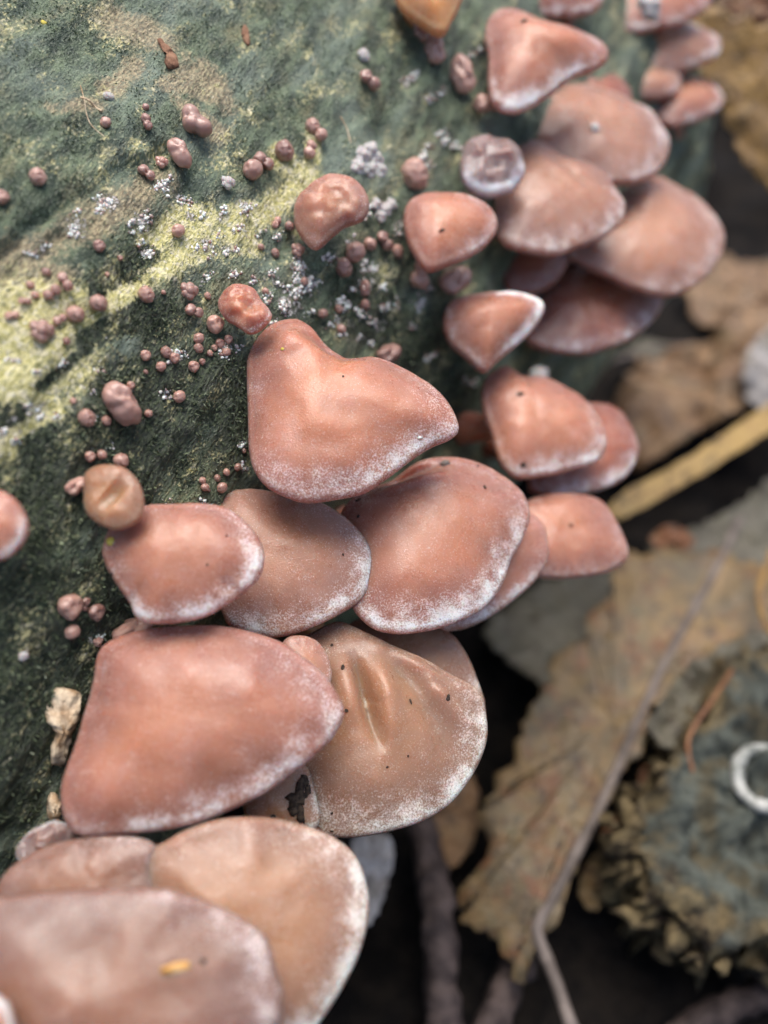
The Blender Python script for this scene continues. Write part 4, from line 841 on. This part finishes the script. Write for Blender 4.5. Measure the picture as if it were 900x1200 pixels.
def block():
    O = np.array([(735, 960), (765, 915), (800, 880), (835, 830), (868, 775), (905, 745), (960, 730), (980, 900), (975, 1120), (930, 1125), (890, 1105), (850, 1118), (810, 1095), (780, 1075), (760, 1045), (745, 1000)], float)
    n = nrm((-0.05, -0.15, 1)); P0 = plane_hit(860, 930, 3.7)
    def on(p): D = ray(*p); return CAM + D*(((P0-CAM)@n)/(D@n))
    Q = catmull(O, 260); W = np.array([on(p) for p in Q]); M = len(W); c = W.mean(0); V, tp = [], []
    tang = np.gradient(W, axis=0); tang /= np.linalg.norm(tang, axis=1)[:, None]; W = W + np.cross(n, tang)*(0.10*fbm(W*1.2, 71, 3, 0.5))[:, None]
    prof = [(r, 0.0, 1.0) for r in np.linspace(0.06, 0.95, 26)] + [(0.985, -0.12, 0.8), (1.0, -0.4, 0.2), (1.01, -0.9, 0), (0.98, -1.4, 0), (1.02, -2.0, 0), (0.98, -2.7, 0), (0.9, -3.2, 0)]
    for r, hh, t_ in prof: V.append(c + r*(W-c) + n*hh); tp.append(np.full(M, t_))
    V = np.array(V).reshape(-1, 3); tp = np.concatenate(tp)
    side = (1-tp)[:, None]; rad = V-c; rad = rad - n*(rad@n)[:, None]; rad /= np.linalg.norm(rad, axis=1)[:, None]
    V = V + n*(0.45*fbm(V*0.7, 3, 4) + 0.22*fbm(V*2.3, 8, 4, 0.6))[:, None] + rad*side*(0.55*fbm(V*2.6, 13, 4, 0.6))[:, None]
    rad_r = np.repeat([q[0] for q in prof], M); tp = tp*(1 - sstep(0.78, 1.02, rad_r + 0.22*fbm(V*1.7, 44, 3)))
    V = np.vstack([V, c + n*0.05]); F, nr = [], len(prof)
    for i in range(nr-1):
        for j in range(M): F.append((i*M+j, (i+1)*M+j, (i+1)*M+(j+1) % M, i*M+(j+1) % M))
    T = [(nr*M, j, (j+1) % M) for j in range(M)]; base = c - n*3.2
    root = thing('rotten_wood_block', base, 'grey-green rotten wood block with a crumbling yellowish edge, right of the large leaf', 'wood')
    me = mesh_np('slab', (V-base)*CM, [np.array(F), np.array(T)]); attr(me, 'top', np.concatenate([tp, [1]])); link('slab', me, ROTTEN, root)
    for k in range(80):           # crumbling fibres and lumps along the broken edge
        q = RNG.uniform(0.42, 1.0); p = W[int((q*0.62+0.60) % 1*M) % M] if k % 2 else W[RNG.integers(int(M*0.62), int(M*0.98))]
        ctr = p - n*RNG.uniform(0.1, 1.6) + RNG.normal(0, 0.12, 3); r = 0.05 + 0.2*RNG.random()**2
        S = SV1*(1 + 0.7*fbm(SV1*2.3+k, k, 3)[:, None])*r; ax = nrm(RNG.normal(0, 1, 3) + 0.8*nrm(p-c)); S = S + (S@ax)[:, None]*ax*RNG.uniform(0.3, 2.2)
        me = mesh_np('crumb', (S+ctr-base)*CM, SF1); attr(me, 'top', np.zeros(len(S))); link('crumb', me, ROTTEN, root)
    # chalky ring lying on the block
    rc = on((890, 914)) + n*0.12; th = np.radians(np.linspace(42, 300, 40)); R = 29/FPX*np.linalg.norm(rc-CAM)*0.92
    e1 = nrm(RIGHT - n*(RIGHT@n)); e2 = np.cross(n, e1)
    path = rc + R*(np.cos(th)[:, None]*e1*0.85 + np.sin(th)[:, None]*e2*1.1) + n*(0.10*np.sin(th*1.5)[:, None])
    v, f = tube(path, 0.105*np.interp(np.linspace(0, 1, 40), [0, .1, .3, .5, .7, .9, 1], [0.5, 1.1, 0.95, 1.35, 1.0, 1.25, 0.5]), 12, 6, 0.3)
    o = link('chalky_ring', mesh_np('chalky_ring', (v-rc)*CM, f), RINGM); o.location = tuple(rc*CM)
    tag(o, 'chalky white curled ring lying on the rotten wood block', 'ring')
block()

def litter():
    """more dead leaves farther out and under the named ones"""
    protos = []
    for k in range(5):
        m = 48; th = np.linspace(0, 2*np.pi, m, endpoint=False); Lh, Wd = 2.6, 1.15
        x = Lh*np.cos(th); y = Wd*np.sin(th)*(1-0.25*np.cos(th))*(1+0.10*np.sin(9*th+k)); W = np.stack([x, y, 0*x], 1); rs = np.linspace(0, 1, 9)[1:]
        V = np.vstack([r*W for r in rs] + [np.zeros((1, 3))]); V[:, 2] += 0.35*fbm(V*0.5+k*3, 50+k, 3) + 0.10*V[:, 1]**2*(0.6 if k % 2 else -0.4)
        half = len(V); V = np.vstack([V, V - np.array([0, 0, 0.03])]); F, T = [], []
        for i in range(7):
            for j in range(m):
                a, b, c, d = i*m+j, (i+1)*m+j, (i+1)*m+(j+1) % m, i*m+(j+1) % m; F += [(a, b, c, d), (half+d, half+c, half+b, half+a)]
        for j in range(m):
            T += [(8*m, j, (j+1) % m), (half+8*m, half+(j+1) % m, half+j)]; a, b = 7*m+j, 7*m+(j+1) % m; F.append((a, half+a, half+b, b))
        bl = mesh_np('blade', V*CM, [np.array(F), np.array(T)])
        px_ = np.linspace(-3.4, 2.4, 30); pp = np.stack([px_, 0*px_, 0.35*fbm(np.stack([px_, 0*px_, 0*px_], 1)*0.5+k*3, 50+k, 3)+0.02], 1); v, f = tube(pp, np.linspace(0.07, 0.02, 30), 6)
        protos.append((bl, mesh_np('midrib', v*CM, f)))
    mats = [LEAF_BROWN, LEAF_GREY, LEAF_TAN, LEAF_BROWN, LEAF_ORANGE]
    for (bl, rb), m in zip(protos, mats): bl.materials.append(m); rb.materials.append(VEIN)
    names = ['brown dead leaf lying loose in the litter beyond the log', 'grey-brown dead leaf lying loose in the litter beyond the log', 'tan dead leaf lying loose in the litter beyond the log', 'brown dead leaf lying loose in the litter beyond the log', 'rusty dead leaf lying loose in the litter beyond the log']
    out = -LIN; n = 0
    for k in range(400):
        if n >= 60: break
        s = RNG.uniform(-4, 60); d = RNG.uniform(8.5, 40); p = LC + LD*s + out*d; p[2] = 0
        q = p-CAM; dep = q@FWD
        if dep < 8: continue
        px, py = 450 + (q@RIGHT)/dep*FPX, 600 - (q@UP)/dep*FPX
        if px < 980 and (py > 980 or (px < 760 and py > 650)): continue          # keep the dark hollow by the log open
        if px < 690 and py > 250: continue
        if py > 520 and px < 1010: continue
        if not (-80 < px < 2200 and -80 < py < 1280): continue
        i = n % 5; root = thing('litter_leaf', p + np.array([0, 0, RNG.uniform(0.2, 1.0)]), names[i], 'leaf', 'loose dead leaves on the forest floor')
        root.rotation_euler = (RNG.normal(0, 0.28), RNG.normal(0, 0.28), RNG.uniform(0, 6.28)); sc = RNG.uniform(0.8, 1.5); root.scale = (sc, sc, sc)
        link('blade', protos[i][0], None, root); link('midrib', protos[i][1], None, root); n += 1
litter()
